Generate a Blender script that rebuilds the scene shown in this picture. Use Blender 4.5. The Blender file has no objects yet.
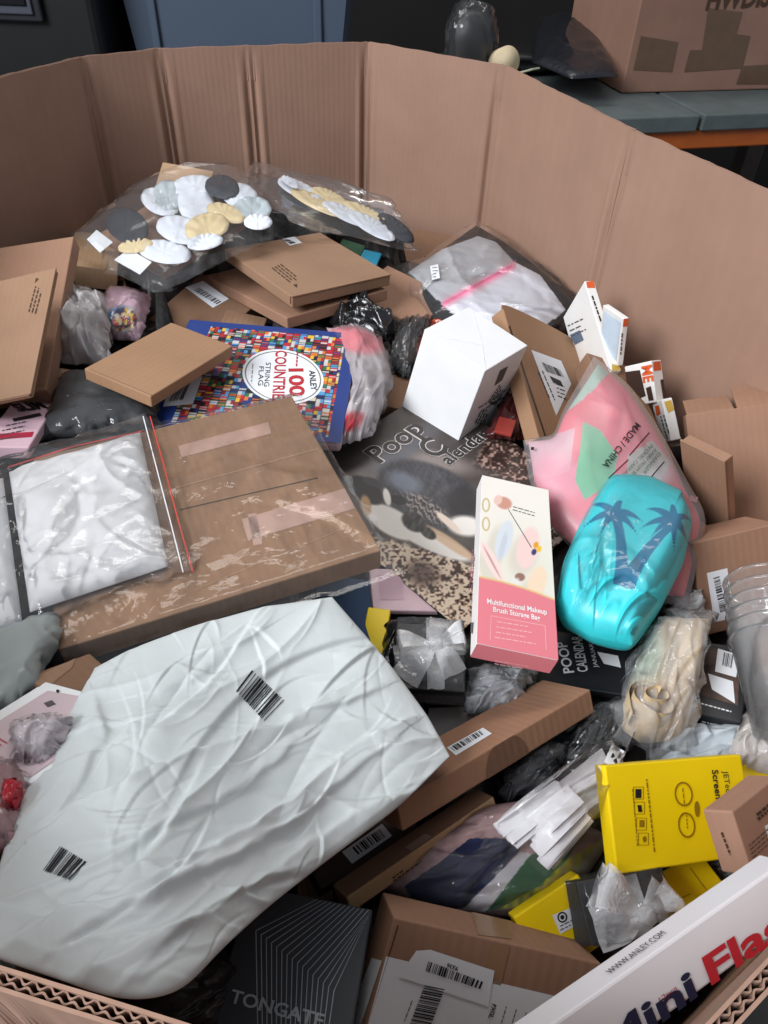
import bpy, bmesh, math, random
import numpy as np
from mathutils import Matrix, Vector

# ------------------------------------------------------------------ camera
F_PX, PITCH, ROLL = 745.0, math.radians(42.0), math.radians(2.3)
CAM = np.array([0.0, 0.0, 1.40])
RIM = 1.14
_fw = np.array([0, math.cos(PITCH), -math.sin(PITCH)])
_up = np.array([0, math.sin(PITCH), math.cos(PITCH)])
_rt = np.array([1.0, 0, 0])
_c, _s = math.cos(ROLL), math.sin(ROLL)
CR, CU = _c * _rt + _s * _up, -_s * _rt + _c * _up
scene = bpy.context.scene
C = scene.collection
cd = bpy.data.cameras.new('camera')
cd.sensor_fit = 'VERTICAL'; cd.sensor_height = 36.0; cd.lens = 36.0 * F_PX / 1024.0
cd.clip_start = 0.01; cd.clip_end = 60
cam = bpy.data.objects.new('camera', cd); C.objects.link(cam)
cam.matrix_world = Matrix(((CR[0], CU[0], -_fw[0], CAM[0]), (CR[1], CU[1], -_fw[1], CAM[1]),
                           (CR[2], CU[2], -_fw[2], CAM[2]), (0, 0, 0, 1)))
scene.camera = cam

# ------------------------------------------------------------------ light
w = bpy.data.worlds.new('world'); scene.world = w; w.use_nodes = True
w.node_tree.nodes['Background'].inputs[0].default_value = (0.80, 0.88, 1.0, 1)
w.node_tree.nodes['Background'].inputs[1].default_value = 0.29
def area(name, loc, target, sx, sy, power, col):
    l = bpy.data.lights.new(name, 'AREA'); l.shape = 'RECTANGLE'; l.size = sx; l.size_y = sy
    l.energy = power; l.color = col
    o = bpy.data.objects.new(name, l); C.objects.link(o); o.location = loc
    o.rotation_euler = (Vector(target) - Vector(loc)).to_track_quat('-Z', 'Y').to_euler()
area('loading_door_daylight', (-2.9, -1.4, 3.7), (0.0, 0.7, 0.95), 2.4, 2.0, 215, (0.93, 0.96, 1.0))
area('hall_ceiling_light', (-0.4, 2.5, 4.2), (0.0, 0.6, 0.9), 2.6, 0.7, 38, (1.0, 0.95, 0.88))
scene.view_settings.view_transform = 'Standard'
scene.view_settings.look = 'None'
scene.view_settings.gamma = 1.0
scene.view_settings.use_curve_mapping = False
scene.view_settings.exposure = 0.40

# ------------------------------------------------------------------ projection
def ray(px, py):
    return _fw + (px - 384) / F_PX * CR + (512 - py) / F_PX * CU
def P(px, py, z):
    d = ray(px, py); return CAM + (z - CAM[2]) / d[2] * d
def proj(p):
    q = np.asarray(p, float) - CAM
    wv = q @ _fw
    return np.stack([384 + F_PX * (q @ CR) / wv, 512 - F_PX * (q @ CU) / wv], -1)

# ------------------------------------------------------------------ materials
def lin(c):
    c = np.asarray(c, float) / 255.0
    return np.where(c <= 0.04045, c / 12.92, ((c + 0.055) / 1.055) ** 2.4)
def rgba(c):
    l = lin(c); return (l[0], l[1], l[2], 1)
MATS = {}
def nodes(name):
    m = bpy.data.materials.new(name); m.use_nodes = True
    nt = m.node_tree; b = nt.nodes['Principled BSDF']
    return m, nt, b
def mat(name, col, rough=0.5, spec=0.4, metal=0.0, var=0.12, scale=30.0, bump=0.0, bscale=80.0, alpha=None):
    """plain procedural surface: base colour with a soft noise variation and fine relief"""
    if name in MATS: return MATS[name]
    m, nt, b = nodes(name)
    tc = nt.nodes.new('ShaderNodeTexCoord')
    nz = nt.nodes.new('ShaderNodeTexNoise'); nz.inputs['Scale'].default_value = scale; nz.inputs['Detail'].default_value = 6
    nt.links.new(tc.outputs['Object'], nz.inputs['Vector'])
    r = nt.nodes.new('ShaderNodeValToRGB')
    l = lin(col)
    r.color_ramp.elements[0].position = 0.3; r.color_ramp.elements[1].position = 0.72
    r.color_ramp.elements[0].color = (*(l * (1 - var)), 1); r.color_ramp.elements[1].color = (*np.minimum(l * (1 + var), 1), 1)
    nt.links.new(nz.outputs['Fac'], r.inputs['Fac']); nt.links.new(r.outputs['Color'], b.inputs['Base Color'])
    b.inputs['Roughness'].default_value = rough; b.inputs['Specular IOR Level'].default_value = spec
    b.inputs['Metallic'].default_value = metal
    if bump:
        n2 = nt.nodes.new('ShaderNodeTexNoise'); n2.inputs['Scale'].default_value = bscale; n2.inputs['Detail'].default_value = 5
        nt.links.new(tc.outputs['Object'], n2.inputs['Vector'])
        bp = nt.nodes.new('ShaderNodeBump'); bp.inputs['Strength'].default_value = bump; bp.inputs['Distance'].default_value = 0.004
        nt.links.new(n2.outputs['Fac'], bp.inputs['Height']); nt.links.new(bp.outputs['Normal'], b.inputs['Normal'])
    MATS[name] = m; return m
def card(name, col, axis='X', band=0.02, period=0.0075, var=0.10):
    """corrugated board: fibre mottling, faint flute banding along one axis"""
    if name in MATS: return MATS[name]
    m, nt, b = nodes(name)
    tc = nt.nodes.new('ShaderNodeTexCoord')
    nz = nt.nodes.new('ShaderNodeTexNoise'); nz.inputs['Scale'].default_value = 9; nz.inputs['Detail'].default_value = 8; nz.inputs['Roughness'].default_value = 0.65
    nt.links.new(tc.outputs['Object'], nz.inputs['Vector'])
    r = nt.nodes.new('ShaderNodeValToRGB'); l = lin(col)
    r.color_ramp.elements[0].position = 0.3; r.color_ramp.elements[1].position = 0.7
    r.color_ramp.elements[0].color = (*(l * (1 - var)), 1); r.color_ramp.elements[1].color = (*np.minimum(l * (1 + var), 1), 1)
    nt.links.new(nz.outputs['Fac'], r.inputs['Fac'])
    wv = nt.nodes.new('ShaderNodeTexWave'); wv.wave_type = 'BANDS'; wv.bands_direction = axis
    wv.inputs['Scale'].default_value = 0.314 / period; wv.inputs['Distortion'].default_value = 0.6; wv.inputs['Detail'].default_value = 2
    nt.links.new(tc.outputs['Object'], wv.inputs['Vector'])
    mx = nt.nodes.new('ShaderNodeMix'); mx.data_type = 'RGBA'; mx.blend_type = 'MULTIPLY'; mx.inputs[0].default_value = 1
    r2 = nt.nodes.new('ShaderNodeValToRGB')
    r2.color_ramp.elements[0].color = (1 - band, 1 - band, 1 - band, 1); r2.color_ramp.elements[1].color = (1, 1, 1, 1)
    nt.links.new(wv.outputs['Fac'], r2.inputs['Fac'])
    nt.links.new(r.outputs['Color'], mx.inputs[6]); nt.links.new(r2.outputs['Color'], mx.inputs[7])
    nt.links.new(mx.outputs[2], b.inputs['Base Color'])
    bp = nt.nodes.new('ShaderNodeBump'); bp.inputs['Strength'].default_value = 0.12; bp.inputs['Distance'].default_value = 0.001
    nt.links.new(wv.outputs['Fac'], bp.inputs['Height']); nt.links.new(bp.outputs['Normal'], b.inputs['Normal'])
    b.inputs['Roughness'].default_value = 0.72; b.inputs['Specular IOR Level'].default_value = 0.29
    MATS[name] = m; return m
def printed(name, rough=0.4, spec=0.4, attr='print', bump=0.0, bscale=120):
    """flat printed colours carried by the surface"""
    if name in MATS: return MATS[name]
    m, nt, b = nodes(name)
    a = nt.nodes.new('ShaderNodeAttribute'); a.attribute_name = attr
    nt.links.new(a.outputs['Color'], b.inputs['Base Color'])
    b.inputs['Roughness'].default_value = rough; b.inputs['Specular IOR Level'].default_value = spec
    if bump:
        tc = nt.nodes.new('ShaderNodeTexCoord')
        n2 = nt.nodes.new('ShaderNodeTexNoise'); n2.inputs['Scale'].default_value = bscale; n2.inputs['Detail'].default_value = 4
        nt.links.new(tc.outputs['Object'], n2.inputs['Vector'])
        bp = nt.nodes.new('ShaderNodeBump'); bp.inputs['Strength'].default_value = bump; bp.inputs['Distance'].default_value = 0.003
        nt.links.new(n2.outputs['Fac'], bp.inputs['Height']); nt.links.new(bp.outputs['Normal'], b.inputs['Normal'])
    MATS[name] = m; return m
def film(name, milky=0.06, col=(235, 236, 238), rough=0.09, bscale=50, bump=0.45, fres=0.8):
    """thin clear plastic: mostly see-through, Fresnel gloss, crinkle relief"""
    if name in MATS: return MATS[name]
    m, nt, b = nodes(name)
    out = nt.nodes['Material Output']
    tr = nt.nodes.new('ShaderNodeBsdfTransparent'); tr.inputs[0].default_value = (0.97, 0.97, 0.97, 1)
    b.inputs['Base Color'].default_value = rgba(col); b.inputs['Roughness'].default_value = rough
    b.inputs['Specular IOR Level'].default_value = 1.0
    gl = nt.nodes.new('ShaderNodeBsdfGlossy'); gl.inputs['Roughness'].default_value = rough; gl.inputs['Color'].default_value = (1, 1, 1, 1)
    fr = nt.nodes.new('ShaderNodeFresnel'); fr.inputs['IOR'].default_value = 1.35
    tc = nt.nodes.new('ShaderNodeTexCoord')
    n2 = nt.nodes.new('ShaderNodeTexNoise'); n2.inputs['Scale'].default_value = bscale; n2.inputs['Detail'].default_value = 3
    nt.links.new(tc.outputs['Object'], n2.inputs['Vector'])
    bp = nt.nodes.new('ShaderNodeBump'); bp.inputs['Strength'].default_value = bump; bp.inputs['Distance'].default_value = 0.004
    nt.links.new(n2.outputs['Fac'], bp.inputs['Height'])
    for n in (b, gl, fr): nt.links.new(bp.outputs['Normal'], n.inputs['Normal'])
    mx = nt.nodes.new('ShaderNodeMixShader'); mx.inputs[0].default_value = milky
    nt.links.new(tr.outputs[0], mx.inputs[1]); nt.links.new(b.outputs[0], mx.inputs[2])
    ml = nt.nodes.new('ShaderNodeMath'); ml.operation = 'MULTIPLY'; ml.inputs[1].default_value = fres; ml.use_clamp = True
    nt.links.new(fr.outputs[0], ml.inputs[0])
    m2 = nt.nodes.new('ShaderNodeMixShader')
    nt.links.new(ml.outputs[0], m2.inputs[0]); nt.links.new(mx.outputs[0], m2.inputs[1]); nt.links.new(gl.outputs[0], m2.inputs[2])
    nt.links.new(m2.outputs[0], out.inputs['Surface'])
    MATS[name] = m; return m

KRAFT = card('kraft_board', (149, 117, 93))
KRAFT_D = card('kraft_board_dark', (134, 102, 80))
KRAFT_R = card('kraft_board_rosy', (152, 116, 94))
BINB = card('bin_board', (158, 125, 107), axis='X', band=0.02, period=0.009, var=0.07)
BINE = card('bin_board_edge', (148, 118, 102), var=0.25)
WHITE = mat('white_card', (236, 236, 236), rough=0.55, var=0.03)
LABEL = mat('white_label', (226, 228, 232), rough=0.45, var=0.03)
INK = mat('black_ink', (24, 24, 28), rough=0.5, var=0.05)
INKB = mat('brown_ink', (70, 50, 38), rough=0.6, var=0.1)
RED = mat('red_ink', (176, 34, 44), rough=0.5, var=0.05)
TAPE = mat('brown_tape', (150, 116, 88), rough=0.22, spec=0.6, var=0.06)
TAPE_P = mat('pale_tape', (188, 154, 138), rough=0.25, spec=0.6, var=0.05)
BLACKP = mat('black_plastic', (26, 26, 29), rough=0.25, spec=0.6, var=0.25, bump=0.8, bscale=70)
BLACKC = mat('black_card', (34, 35, 38), rough=0.45, var=0.1)
YELLOW = mat('yellow_card', (240, 205, 8), rough=0.42, var=0.03)
FILM = film('clear_film')
FILM_L = film('clear_film_light', milky=0.03, bscale=45, bump=0.5)
FILM_M = film('milky_film', milky=0.30, rough=0.2, bscale=40, bump=0.4)
FILM_C = film('crumpled_film', milky=0.05, bscale=45, bump=0.5, rough=0.07)

# ------------------------------------------------------------------ mesh helpers
def link_mesh(name, v, f, m, parent=None, smooth=False, colors=None):
    me = bpy.data.meshes.new(name)
    me.from_pydata([tuple(map(float, p)) for p in v], [], [tuple(int(i) for i in q) for q in f])
    if smooth: me.polygons.foreach_set('use_smooth', [True] * len(me.polygons))
    if colors is not None:
        at = me.color_attributes.new('print', 'FLOAT_COLOR', 'POINT')
        cc = np.ones((len(v), 4)); cc[:, :3] = colors
        at.data.foreach_set('color', cc.ravel())
    me.materials.append(m); me.update()
    o = bpy.data.objects.new(name, me); C.objects.link(o)
    if parent is not None: o.parent = parent
    return o
def link_bm(name, bm, m, parent=None, smooth=False):
    me = bpy.data.meshes.new(name); bm.to_mesh(me); bm.free()
    if smooth: me.polygons.foreach_set('use_smooth', [True] * len(me.polygons))
    me.materials.append(m)
    o = bpy.data.objects.new(name, me); C.objects.link(o)
    if parent is not None: o.parent = parent
    return o
def tag(o, label=None, cat=None, group=None, kind=None):
    if label: o['label'] = label
    if cat: o['category'] = cat
    if group: o['group'] = group
    if kind: o['kind'] = kind
    return o
def empty(name, M=None, loc=None):
    o = bpy.data.objects.new(name, None); C.objects.link(o); o.empty_display_size = 0.03
    if M is not None: o.matrix_world = M
    if loc is not None: o.location = loc
    return o
def box_bm(L, W, T, bev=0.0012, z0=0.0, cx=0, cy=0, seg=2):
    bm = bmesh.new()
    bmesh.ops.create_cube(bm, size=1.0, matrix=Matrix.Translation((cx, cy, z0 + T / 2)) @ Matrix.Diagonal((L, W, T, 1)))
    if bev > 0: bmesh.ops.bevel(bm, geom=bm.edges[:], offset=min(bev, T * .3, L * .3, W * .3), segments=seg, affect='EDGES', profile=0.5)
    return bm
rng0 = np.random.default_rng(5)
def vnoise(x, y, seed=0):
    """smooth value noise, arrays in, about -1..1 out"""
    x = np.asarray(x, float); y = np.asarray(y, float)
    xi = np.floor(x).astype(int); yi = np.floor(y).astype(int); fx = x - xi; fy = y - yi
    fx = fx * fx * (3 - 2 * fx); fy = fy * fy * (3 - 2 * fy)
    def h(a, b):
        n = np.sin(a * 127.1 + b * 311.7 + seed * 74.7) * 43758.5453
        return (n - np.floor(n)) * 2 - 1
    return (h(xi, yi) * (1 - fx) + h(xi + 1, yi) * fx) * (1 - fy) + (h(xi, yi + 1) * (1 - fx) + h(xi + 1, yi + 1) * fx) * fy
def fbm(x, y, seed=0, o=4):
    r = 0; a = 1
    for i in range(o): r = r + a * vnoise(x * 2 ** i, y * 2 ** i, seed + i); a *= 0.5
    return r / 1.9

# ------------------------------------------------------------------ rigid boxes, posed from the photograph
SGN = {'a': (-1, -1, 0), 'b': (1, -1, 0), 'c': (1, 1, 0), 'd': (-1, 1, 0),
       'A': (-1, -1, 1), 'B': (1, -1, 1), 'C': (1, 1, 1), 'D': (-1, 1, 1)}
def rodr(r):
    t = np.linalg.norm(r)
    if t < 1e-9: return np.eye(3)
    k = r / t; K = np.array([[0, -k[2], k[1]], [k[2], 0, -k[0]], [-k[1], k[0], 0]])
    return np.eye(3) + math.sin(t) * K + (1 - math.cos(t)) * K @ K
def solve_box(corr, z0, T0, n0=(0, 0, 1), sn=0.1, sT=0.15):
    """real rectangular box whose corners fall on the given pixels; distance from the height z0 it rests at"""
    keys = list(corr); S = np.array([SGN[k] for k in keys], float); px = np.array([corr[k] for k in keys], float)
    n0 = np.array(n0, float); n0 /= np.linalg.norm(n0)
    q = {k: P(*corr[k], z0) for k in 'abcd' if k in corr}
    # plane through the centre with normal n0
    cpx = np.mean([corr[k] for k in 'abcd' if k in corr], 0); cc = P(*cpx, z0)
    def onp(p):
        d = ray(*p); return CAM + d * (((cc - CAM) @ n0) / (d @ n0))
    q = {k: onp(corr[k]) for k in 'abcd' if k in corr}
    if 'd' not in q: q['d'] = q['a'] + q['c'] - q['b']
    if 'c' not in q: q['c'] = q['b'] + q['d'] - q['a']
    if 'a' not in q: q['a'] = q['b'] + q['d'] - q['c']
    if 'b' not in q: q['b'] = q['a'] + q['c'] - q['d']
    ex = (q['b'] - q['a'] + q['c'] - q['d']); L = np.linalg.norm(ex) / 2; ex /= np.linalg.norm(ex)
    ey = (q['d'] - q['a'] + q['c'] - q['b']); W = np.linalg.norm(ey) / 2
    ez = n0; ey = np.cross(ez, ex); ey /= np.linalg.norm(ey); ex = np.cross(ey, ez)
    R0 = np.stack([ex, ey, ez], 1)
    p = np.concatenate([cc, np.zeros(3), np.log([L, W, T0])])
    def res(p):
        R = rodr(p[3:6]) @ R0; d = np.exp(p[6:])
        loc = np.stack([S[:, 0] * d[0] / 2, S[:, 1] * d[1] / 2, -S[:, 2] * d[2]], 1)
        pr = proj(p[:3] + loc @ R.T)
        return np.concatenate([(pr - px).ravel(), [(p[2] - z0) / 0.002], (R[:, 2] - n0) / sn, [(p[8] - math.log(T0)) / sT]])
    lam = 1e-2; r = res(p); e = r @ r
    for it in range(60):
        J = np.zeros((len(r), 9))
        for i in range(9):
            h = 1e-5; pp = p.copy(); pp[i] += h; J[:, i] = (res(pp) - r) / h
        A = J.T @ J
        try: dp = -np.linalg.solve(A + lam * np.diag(np.diag(A) + 1e-9), J.T @ r)
        except np.linalg.LinAlgError: break
        dp = np.clip(dp, -0.3, 0.3)
        r2 = res(p + dp); e2 = r2 @ r2
        if e2 < e:
            if e - e2 < 1e-7: p = p + dp; break
            p = p + dp; r = r2; e = e2; lam = max(lam / 3, 1e-7)
        else:
            lam *= 4
            if lam > 1e8: break
    R = rodr(p[3:6]) @ R0
    npx = len(keys) * 2
    return p[:3], R, np.exp(p[6:]), math.sqrt((r[:npx] @ r[:npx]) / len(keys))
PILE = []
REPORT = []
class Item:
    def __init__(s, name, label, cat, corr, z, T, m=None, n=(0, 0, 1), sn=0.1, sT=0.15, bev=0.0012, lid=False, group=None, body='body', pile=True):
        c, R, d, err = solve_box(corr, z, T, n, sn, sT)
        s.L, s.W, s.T = d; s.R = R; s.c = c; s.carriers = []
        base = c - R[:, 2] * s.T
        s.M = Matrix(((*R[0], base[0]), (*R[1], base[1]), (*R[2], base[2]), (0, 0, 0, 1)))
        s.root = tag(empty(name, s.M), label, cat, group)
        REPORT.append((name, err, d.round(3).tolist(), R[:, 2].round(2).tolist(), c.round(3).tolist()))
        if m is not None:
            if lid:
                t = 0.0022
                link_bm('tray', box_bm(s.L - .002, s.W - .002, s.T - t - .0006, bev), m, s.root)
                link_bm('lid', box_bm(s.L, s.W, t, .0008, z0=s.T - t), m, s.root)
                hh = s.T * .62
                link_bm('lid_flap', box_bm(s.L * .96, .0014, hh, .0004, z0=s.T - hh - .001, cy=-s.W / 2 - .0002), m, s.root)
            else:
                link_bm(body, box_bm(s.L, s.W, s.T, bev), m, s.root)
        if pile: PILE.append(s.root)
    # faces: origin, u axis (length lu), v axis (length lv), normal
    def face(s, f):
        L, W, T = s.L, s.W, s.T
        return {'top': ((-L/2, -W/2, T), (1, 0, 0), (0, 1, 0), (0, 0, 1), L, W),
                'front': ((-L/2, -W/2, 0), (1, 0, 0), (0, 0, 1), (0, -1, 0), L, T),
                'right': ((L/2, -W/2, 0), (0, 1, 0), (0, 0, 1), (1, 0, 0), W, T),
                'back': ((L/2, W/2, 0), (-1, 0, 0), (0, 0, 1), (0, 1, 0), L, T),
                'left': ((-L/2, W/2, 0), (0, -1, 0), (0, 0, 1), (-1, 0, 0), W, T)}[f]
    def loc(s, f, px, py):
        """pixel -> metres (u, v) on a face"""
        o, u, v, n, lu, lv = [np.array(k, float) if isinstance(k, tuple) else k for k in s.face(f)]
        base = s.c - s.R[:, 2] * s.T
        O = base + s.R @ o; N = s.R @ n; d = ray(px, py)
        h = CAM + d * (((O - CAM) @ N) / (d @ N)) - O
        return np.array([h @ (s.R @ u), h @ (s.R @ v)])
    def pt(s, f, uv, off=0.0004):
        o, u, v, n, lu, lv = [np.array(k, float) if isinstance(k, tuple) else k for k in s.face(f)]
        uv = np.asarray(uv, float)
        return o + uv[..., :1] * u + uv[..., 1:2] * v + off * n
    def quad(s, f, pxs, m, name='label', off=0.0004, clip=True):
        uv = np.array([s.loc(f, *p) for p in pxs])
        if clip:
            lu, lv = s.face(f)[4:]
            uv[:, 0] = np.clip(uv[:, 0], 0.0005, lu - .0005); uv[:, 1] = np.clip(uv[:, 1], 0.0005, lv - .0005)
        return s.uvpoly(f, uv, m, name, off)
    def uvpoly(s, f, uv, m, name='label', off=0.0004):
        uv = np.asarray(uv, float)
        a = 0.5 * np.sum(uv[:, 0] * np.roll(uv[:, 1], -1) - np.roll(uv[:, 0], -1) * uv[:, 1])
        if a < 0: uv = uv[::-1]
        o = link_mesh(name, s.pt(f, uv, off), [list(range(len(uv)))], m, s.root)
        if name in ('label', 'barcode_label', 'shipping_label', 'address_label', 'route_label', 'emblem_label', 'title_oval', 'printed_face', 'leaflet'):
            s.carriers.append((f, uv.min(0), uv.max(0), o))
        return o
    def carrier(s, f, uv):
        """the label or printed face that carries this print, else the thing itself"""
        c = np.asarray(uv, float).reshape(-1, 2).mean(0)
        for ff, lo, hi, o in reversed(s.carriers):
            if ff == f and (c >= lo).all() and (c <= hi).all(): return o
        return s.root
    def frac(s, f, u0, v0, u1, v1, m, name='label', off=0.0004):
        lu, lv = s.face(f)[4:]
        return s.uvpoly(f, [(u0*lu, v0*lv), (u1*lu, v0*lv), (u1*lu, v1*lv), (u0*lu, v1*lv)], m, name, off)
    def polys(s, f, plist, m, name, off=0.0006):
        """many flat printed shapes joined in one part; plist in metres (u, v)"""
        V = []; Fc = []
        for q in plist:
            q = np.asarray(q, float)
            a = 0.5 * np.sum(q[:, 0] * np.roll(q[:, 1], -1) - np.roll(q[:, 0], -1) * q[:, 1])
            if a < 0: q = q[::-1]
            Fc.append(list(range(len(V), len(V) + len(q)))); V += list(s.pt(f, q, off))
        return link_mesh(name, V, Fc, m, s.carrier(f, np.concatenate([np.asarray(q, float) for q in plist])))
    def bars(s, f, pxs, n=22, m=None, name='barcode', seed=1, off=0.0007):
        """barcode inside a pixel quad p0->p1 along the row of bars, p0->p3 along the bars"""
        q = [s.loc(f, *p) for p in pxs]; r = np.random.default_rng(seed); pl = []; t = 0.0
        ws = r.choice([1, 1, 2, 3], size=2 * n); tot = ws.sum(); x = 0
        for i in range(n):
            t0, t1 = x / tot, (x + ws[2*i]) / tot; x += ws[2*i] + ws[2*i+1]
            pl.append([q[0]*(1-t0)+q[1]*t0, q[0]*(1-t1)+q[1]*t1, q[3]*(1-t1)+q[2]*t1, q[3]*(1-t0)+q[2]*t0])
        return s.polys(f, pl, m or INK, name, off)
    def text(s, f, txt, p0, p1, m=None, name='lettering', hpx=None, bold=0.0, off=0.0008, flip=1):
        """lettering whose baseline runs from pixel p0 to p1 on the face; hpx = pixel of the top of the first letter"""
        a, b = s.loc(f, *p0), s.loc(f, *p1)
        V, Fc = text_mesh(txt, bold)
        x0, x1 = V[:, 0].min(), V[:, 0].max(); sc = np.linalg.norm(b - a) / max(x1 - x0, 1e-6)
        e = (b - a) / np.linalg.norm(b - a); up = np.array([-e[1], e[0]]) * flip
        sy = sc
        if hpx is not None:
            hh = abs((s.loc(f, *hpx) - a) @ up); sy = hh / 0.70
        uv = a + np.outer((V[:, 0] - x0) * sc, e) + np.outer(V[:, 1] * sy, up)
        return link_mesh(name, s.pt(f, uv, off), Fc, m or INK, s.carrier(f, uv))
    def paint(s, f, nu, nv, fn, m, name='printed_face', off=0.0003, u0=0, u1=1, v0=0, v1=1):
        lu, lv = s.face(f)[4:]
        U, V = np.meshgrid(np.linspace(u0, u1, nu + 1), np.linspace(v0, v1, nv + 1))
        uv = np.stack([U.ravel() * lu, V.ravel() * lv], 1); loc = s.pt(f, uv, off)
        wp = (s.c - s.R[:, 2] * s.T) + loc @ s.R.T
        pp = proj(wp); col = fn(pp[:, 0], pp[:, 1], U.ravel(), V.ravel())
        i = np.arange(nu * nv); r = i // nu; cidx = i % nu; a = r * (nu + 1) + cidx
        fc = np.stack([a, a + 1, a + nu + 2, a + nu + 1], 1)
        o = link_mesh(name, loc, fc, m, s.root, colors=lin(np.clip(col, 0, 255)))
        s.carriers.append((f, uv.min(0), uv.max(0), o))
        return o
_TM = {}
def text_mesh(txt, bold=0.0):
    k = (txt, bold)
    if k not in _TM:
        cu = bpy.data.curves.new('t', 'FONT'); cu.body = txt; cu.resolution_u = 3; cu.offset = bold
        cu.fill_mode = 'FRONT'
        o = bpy.data.objects.new('t', cu); C.objects.link(o)
        dg = bpy.context.evaluated_depsgraph_get(); me = bpy.data.meshes.new_from_object(o.evaluated_get(dg))
        V = np.array([v.co[:] for v in me.vertices]).reshape(-1, 3)[:, :2]; Fc = [list(p.vertices) for p in me.polygons]
        bpy.data.objects.remove(o); bpy.data.curves.remove(cu); bpy.data.meshes.remove(me)
        # faces counter-clockwise
        out = []
        for q in Fc:
            a = V[q]; ar = np.sum(a[:, 0] * np.roll(a[:, 1], -1) - np.roll(a[:, 0], -1) * a[:, 1])
            out.append(q if ar > 0 else q[::-1])
        _TM[k] = (V, out)
    return _TM[k]

# ------------------------------------------------------------------ soft goods: Coons patches
def poly_len(pts, t):
    pts = np.asarray(pts, float); d = np.r_[0, np.cumsum(np.linalg.norm(np.diff(pts, axis=0), axis=1))]; d /= d[-1]
    return np.stack([np.interp(t, d, pts[:, k]) for k in range(3)], -1)
def w3(l):
    """border line through the points, corners rounded so the cloth shows no straight kinks"""
    p = np.array([P(x, y, z) for x, y, z in l])
    if len(p) < 3: return p
    n = 160; q = poly_len(p, np.linspace(0, 1, n + 1)); k = 15; wt = np.exp(-(np.arange(-k, k + 1) / 7.0) ** 2); wt /= wt.sum()
    ext = np.concatenate([2 * q[0] - q[k:0:-1], q, 2 * q[-1] - q[-2:-k - 2:-1]])
    return np.stack([np.convolve(ext[:, j], wt, 'valid') for j in range(3)], 1)
class Patch:
    """surface over four border lines given as (px, py, height): bottom and top left->right, left and right bottom->top"""
    def __init__(s, b, r, t, l, n=120):
        s.b, s.r, s.t, s.l = w3(b), w3(r), w3(t), w3(l)
        s.c00 = (np.array(s.b[0]) + s.l[0]) / 2
        g = np.linspace(0, 1, n + 1); s.n = n
        U, V = np.meshgrid(g, g); s.G = s.raw(U, V)
        du = np.gradient(s.G, axis=1); dv = np.gradient(s.G, axis=0); N = np.cross(du, dv)
        N /= np.linalg.norm(N, axis=-1, keepdims=True) + 1e-12
        m = N.reshape(-1, 3).mean(0); m /= np.linalg.norm(m); s.nm = m
        if m @ (CAM - s.G.reshape(-1, 3).mean(0)) < 0: N = -N; s.nm = -m
        s.N = N; s.px = proj(s.G)
        s.du, s.dv = du, dv
    def raw(s, U, V):
        U = np.asarray(U, float); V = np.asarray(V, float)
        B, T = poly_len(s.b, U), poly_len(s.t, U); Lf, Rt = poly_len(s.l, V), poly_len(s.r, V)
        u, v = U[..., None], V[..., None]
        b0, b1, t0, t1 = [np.asarray(k, float) for k in (s.b[0], s.b[-1], s.t[0], s.t[-1])]
        return (1 - v) * B + v * T + (1 - u) * Lf + u * Rt - ((1-u)*(1-v)*b0 + u*(1-v)*b1 + (1-u)*v*t0 + u*v*t1)
    def uv(s, px, py):
        d = (s.px[..., 0] - px) ** 2 + (s.px[..., 1] - py) ** 2; i, j = np.unravel_index(np.argmin(d), d.shape)
        return j / s.n, i / s.n
    def nrm(s, U, V):
        i = np.clip((np.asarray(V) * s.n).round().astype(int), 0, s.n); j = np.clip((np.asarray(U) * s.n).round().astype(int), 0, s.n)
        return s.N[i, j]
def Q(p, z):
    """four-corner patch: p = bottom-left, bottom-right, top-right, top-left pixels; z one height or four"""
    z = [z] * 4 if np.isscalar(z) else z
    k = [(*q, h) for q, h in zip(p, z)]
    return Patch([k[0], k[1]], [k[1], k[2]], [k[3], k[2]], [k[0], k[3]], 60)
def folds(seed, n, amp, wd, ln, ang=None, spread=math.pi / 2, step=0.3):
    r = np.random.default_rng(seed); K = []
    for i in range(n):
        a = r.uniform(0, math.pi) if ang is None else ang + r.normal(0, spread / 2)
        K.append((r.uniform(0, 1), r.uniform(0, 1), a, amp * r.uniform(.25, 1) * (1 if r.random() < .62 else -.7), wd * r.uniform(.4, 1.5), ln * r.uniform(.4, 1.4), r.random() < step))
    def f(U, V):
        h = np.zeros_like(U, dtype=float)
        for cu, cv, a, A, ww, l, st in K:
            x = U - cu; y = V - cv; t = x * math.cos(a) + y * math.sin(a); d = -x * math.sin(a) + y * math.cos(a)
            d = d + 0.25 * t * t / max(l, .05) * (1 if A > 0 else -1)
            win = np.exp(-(t / l) ** 4)
            h += A * win * (np.tanh(d / (ww * .5)) * np.exp(-np.abs(d) / (ww * 3)) if st else np.exp(-np.sqrt(d * d + (.15 * ww) ** 2) / ww))
        return h
    return f
def bulge(U, V, k=4.0):
    return (1 - np.abs(2 * U - 1) ** k) * (1 - np.abs(2 * V - 1) ** k)
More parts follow.
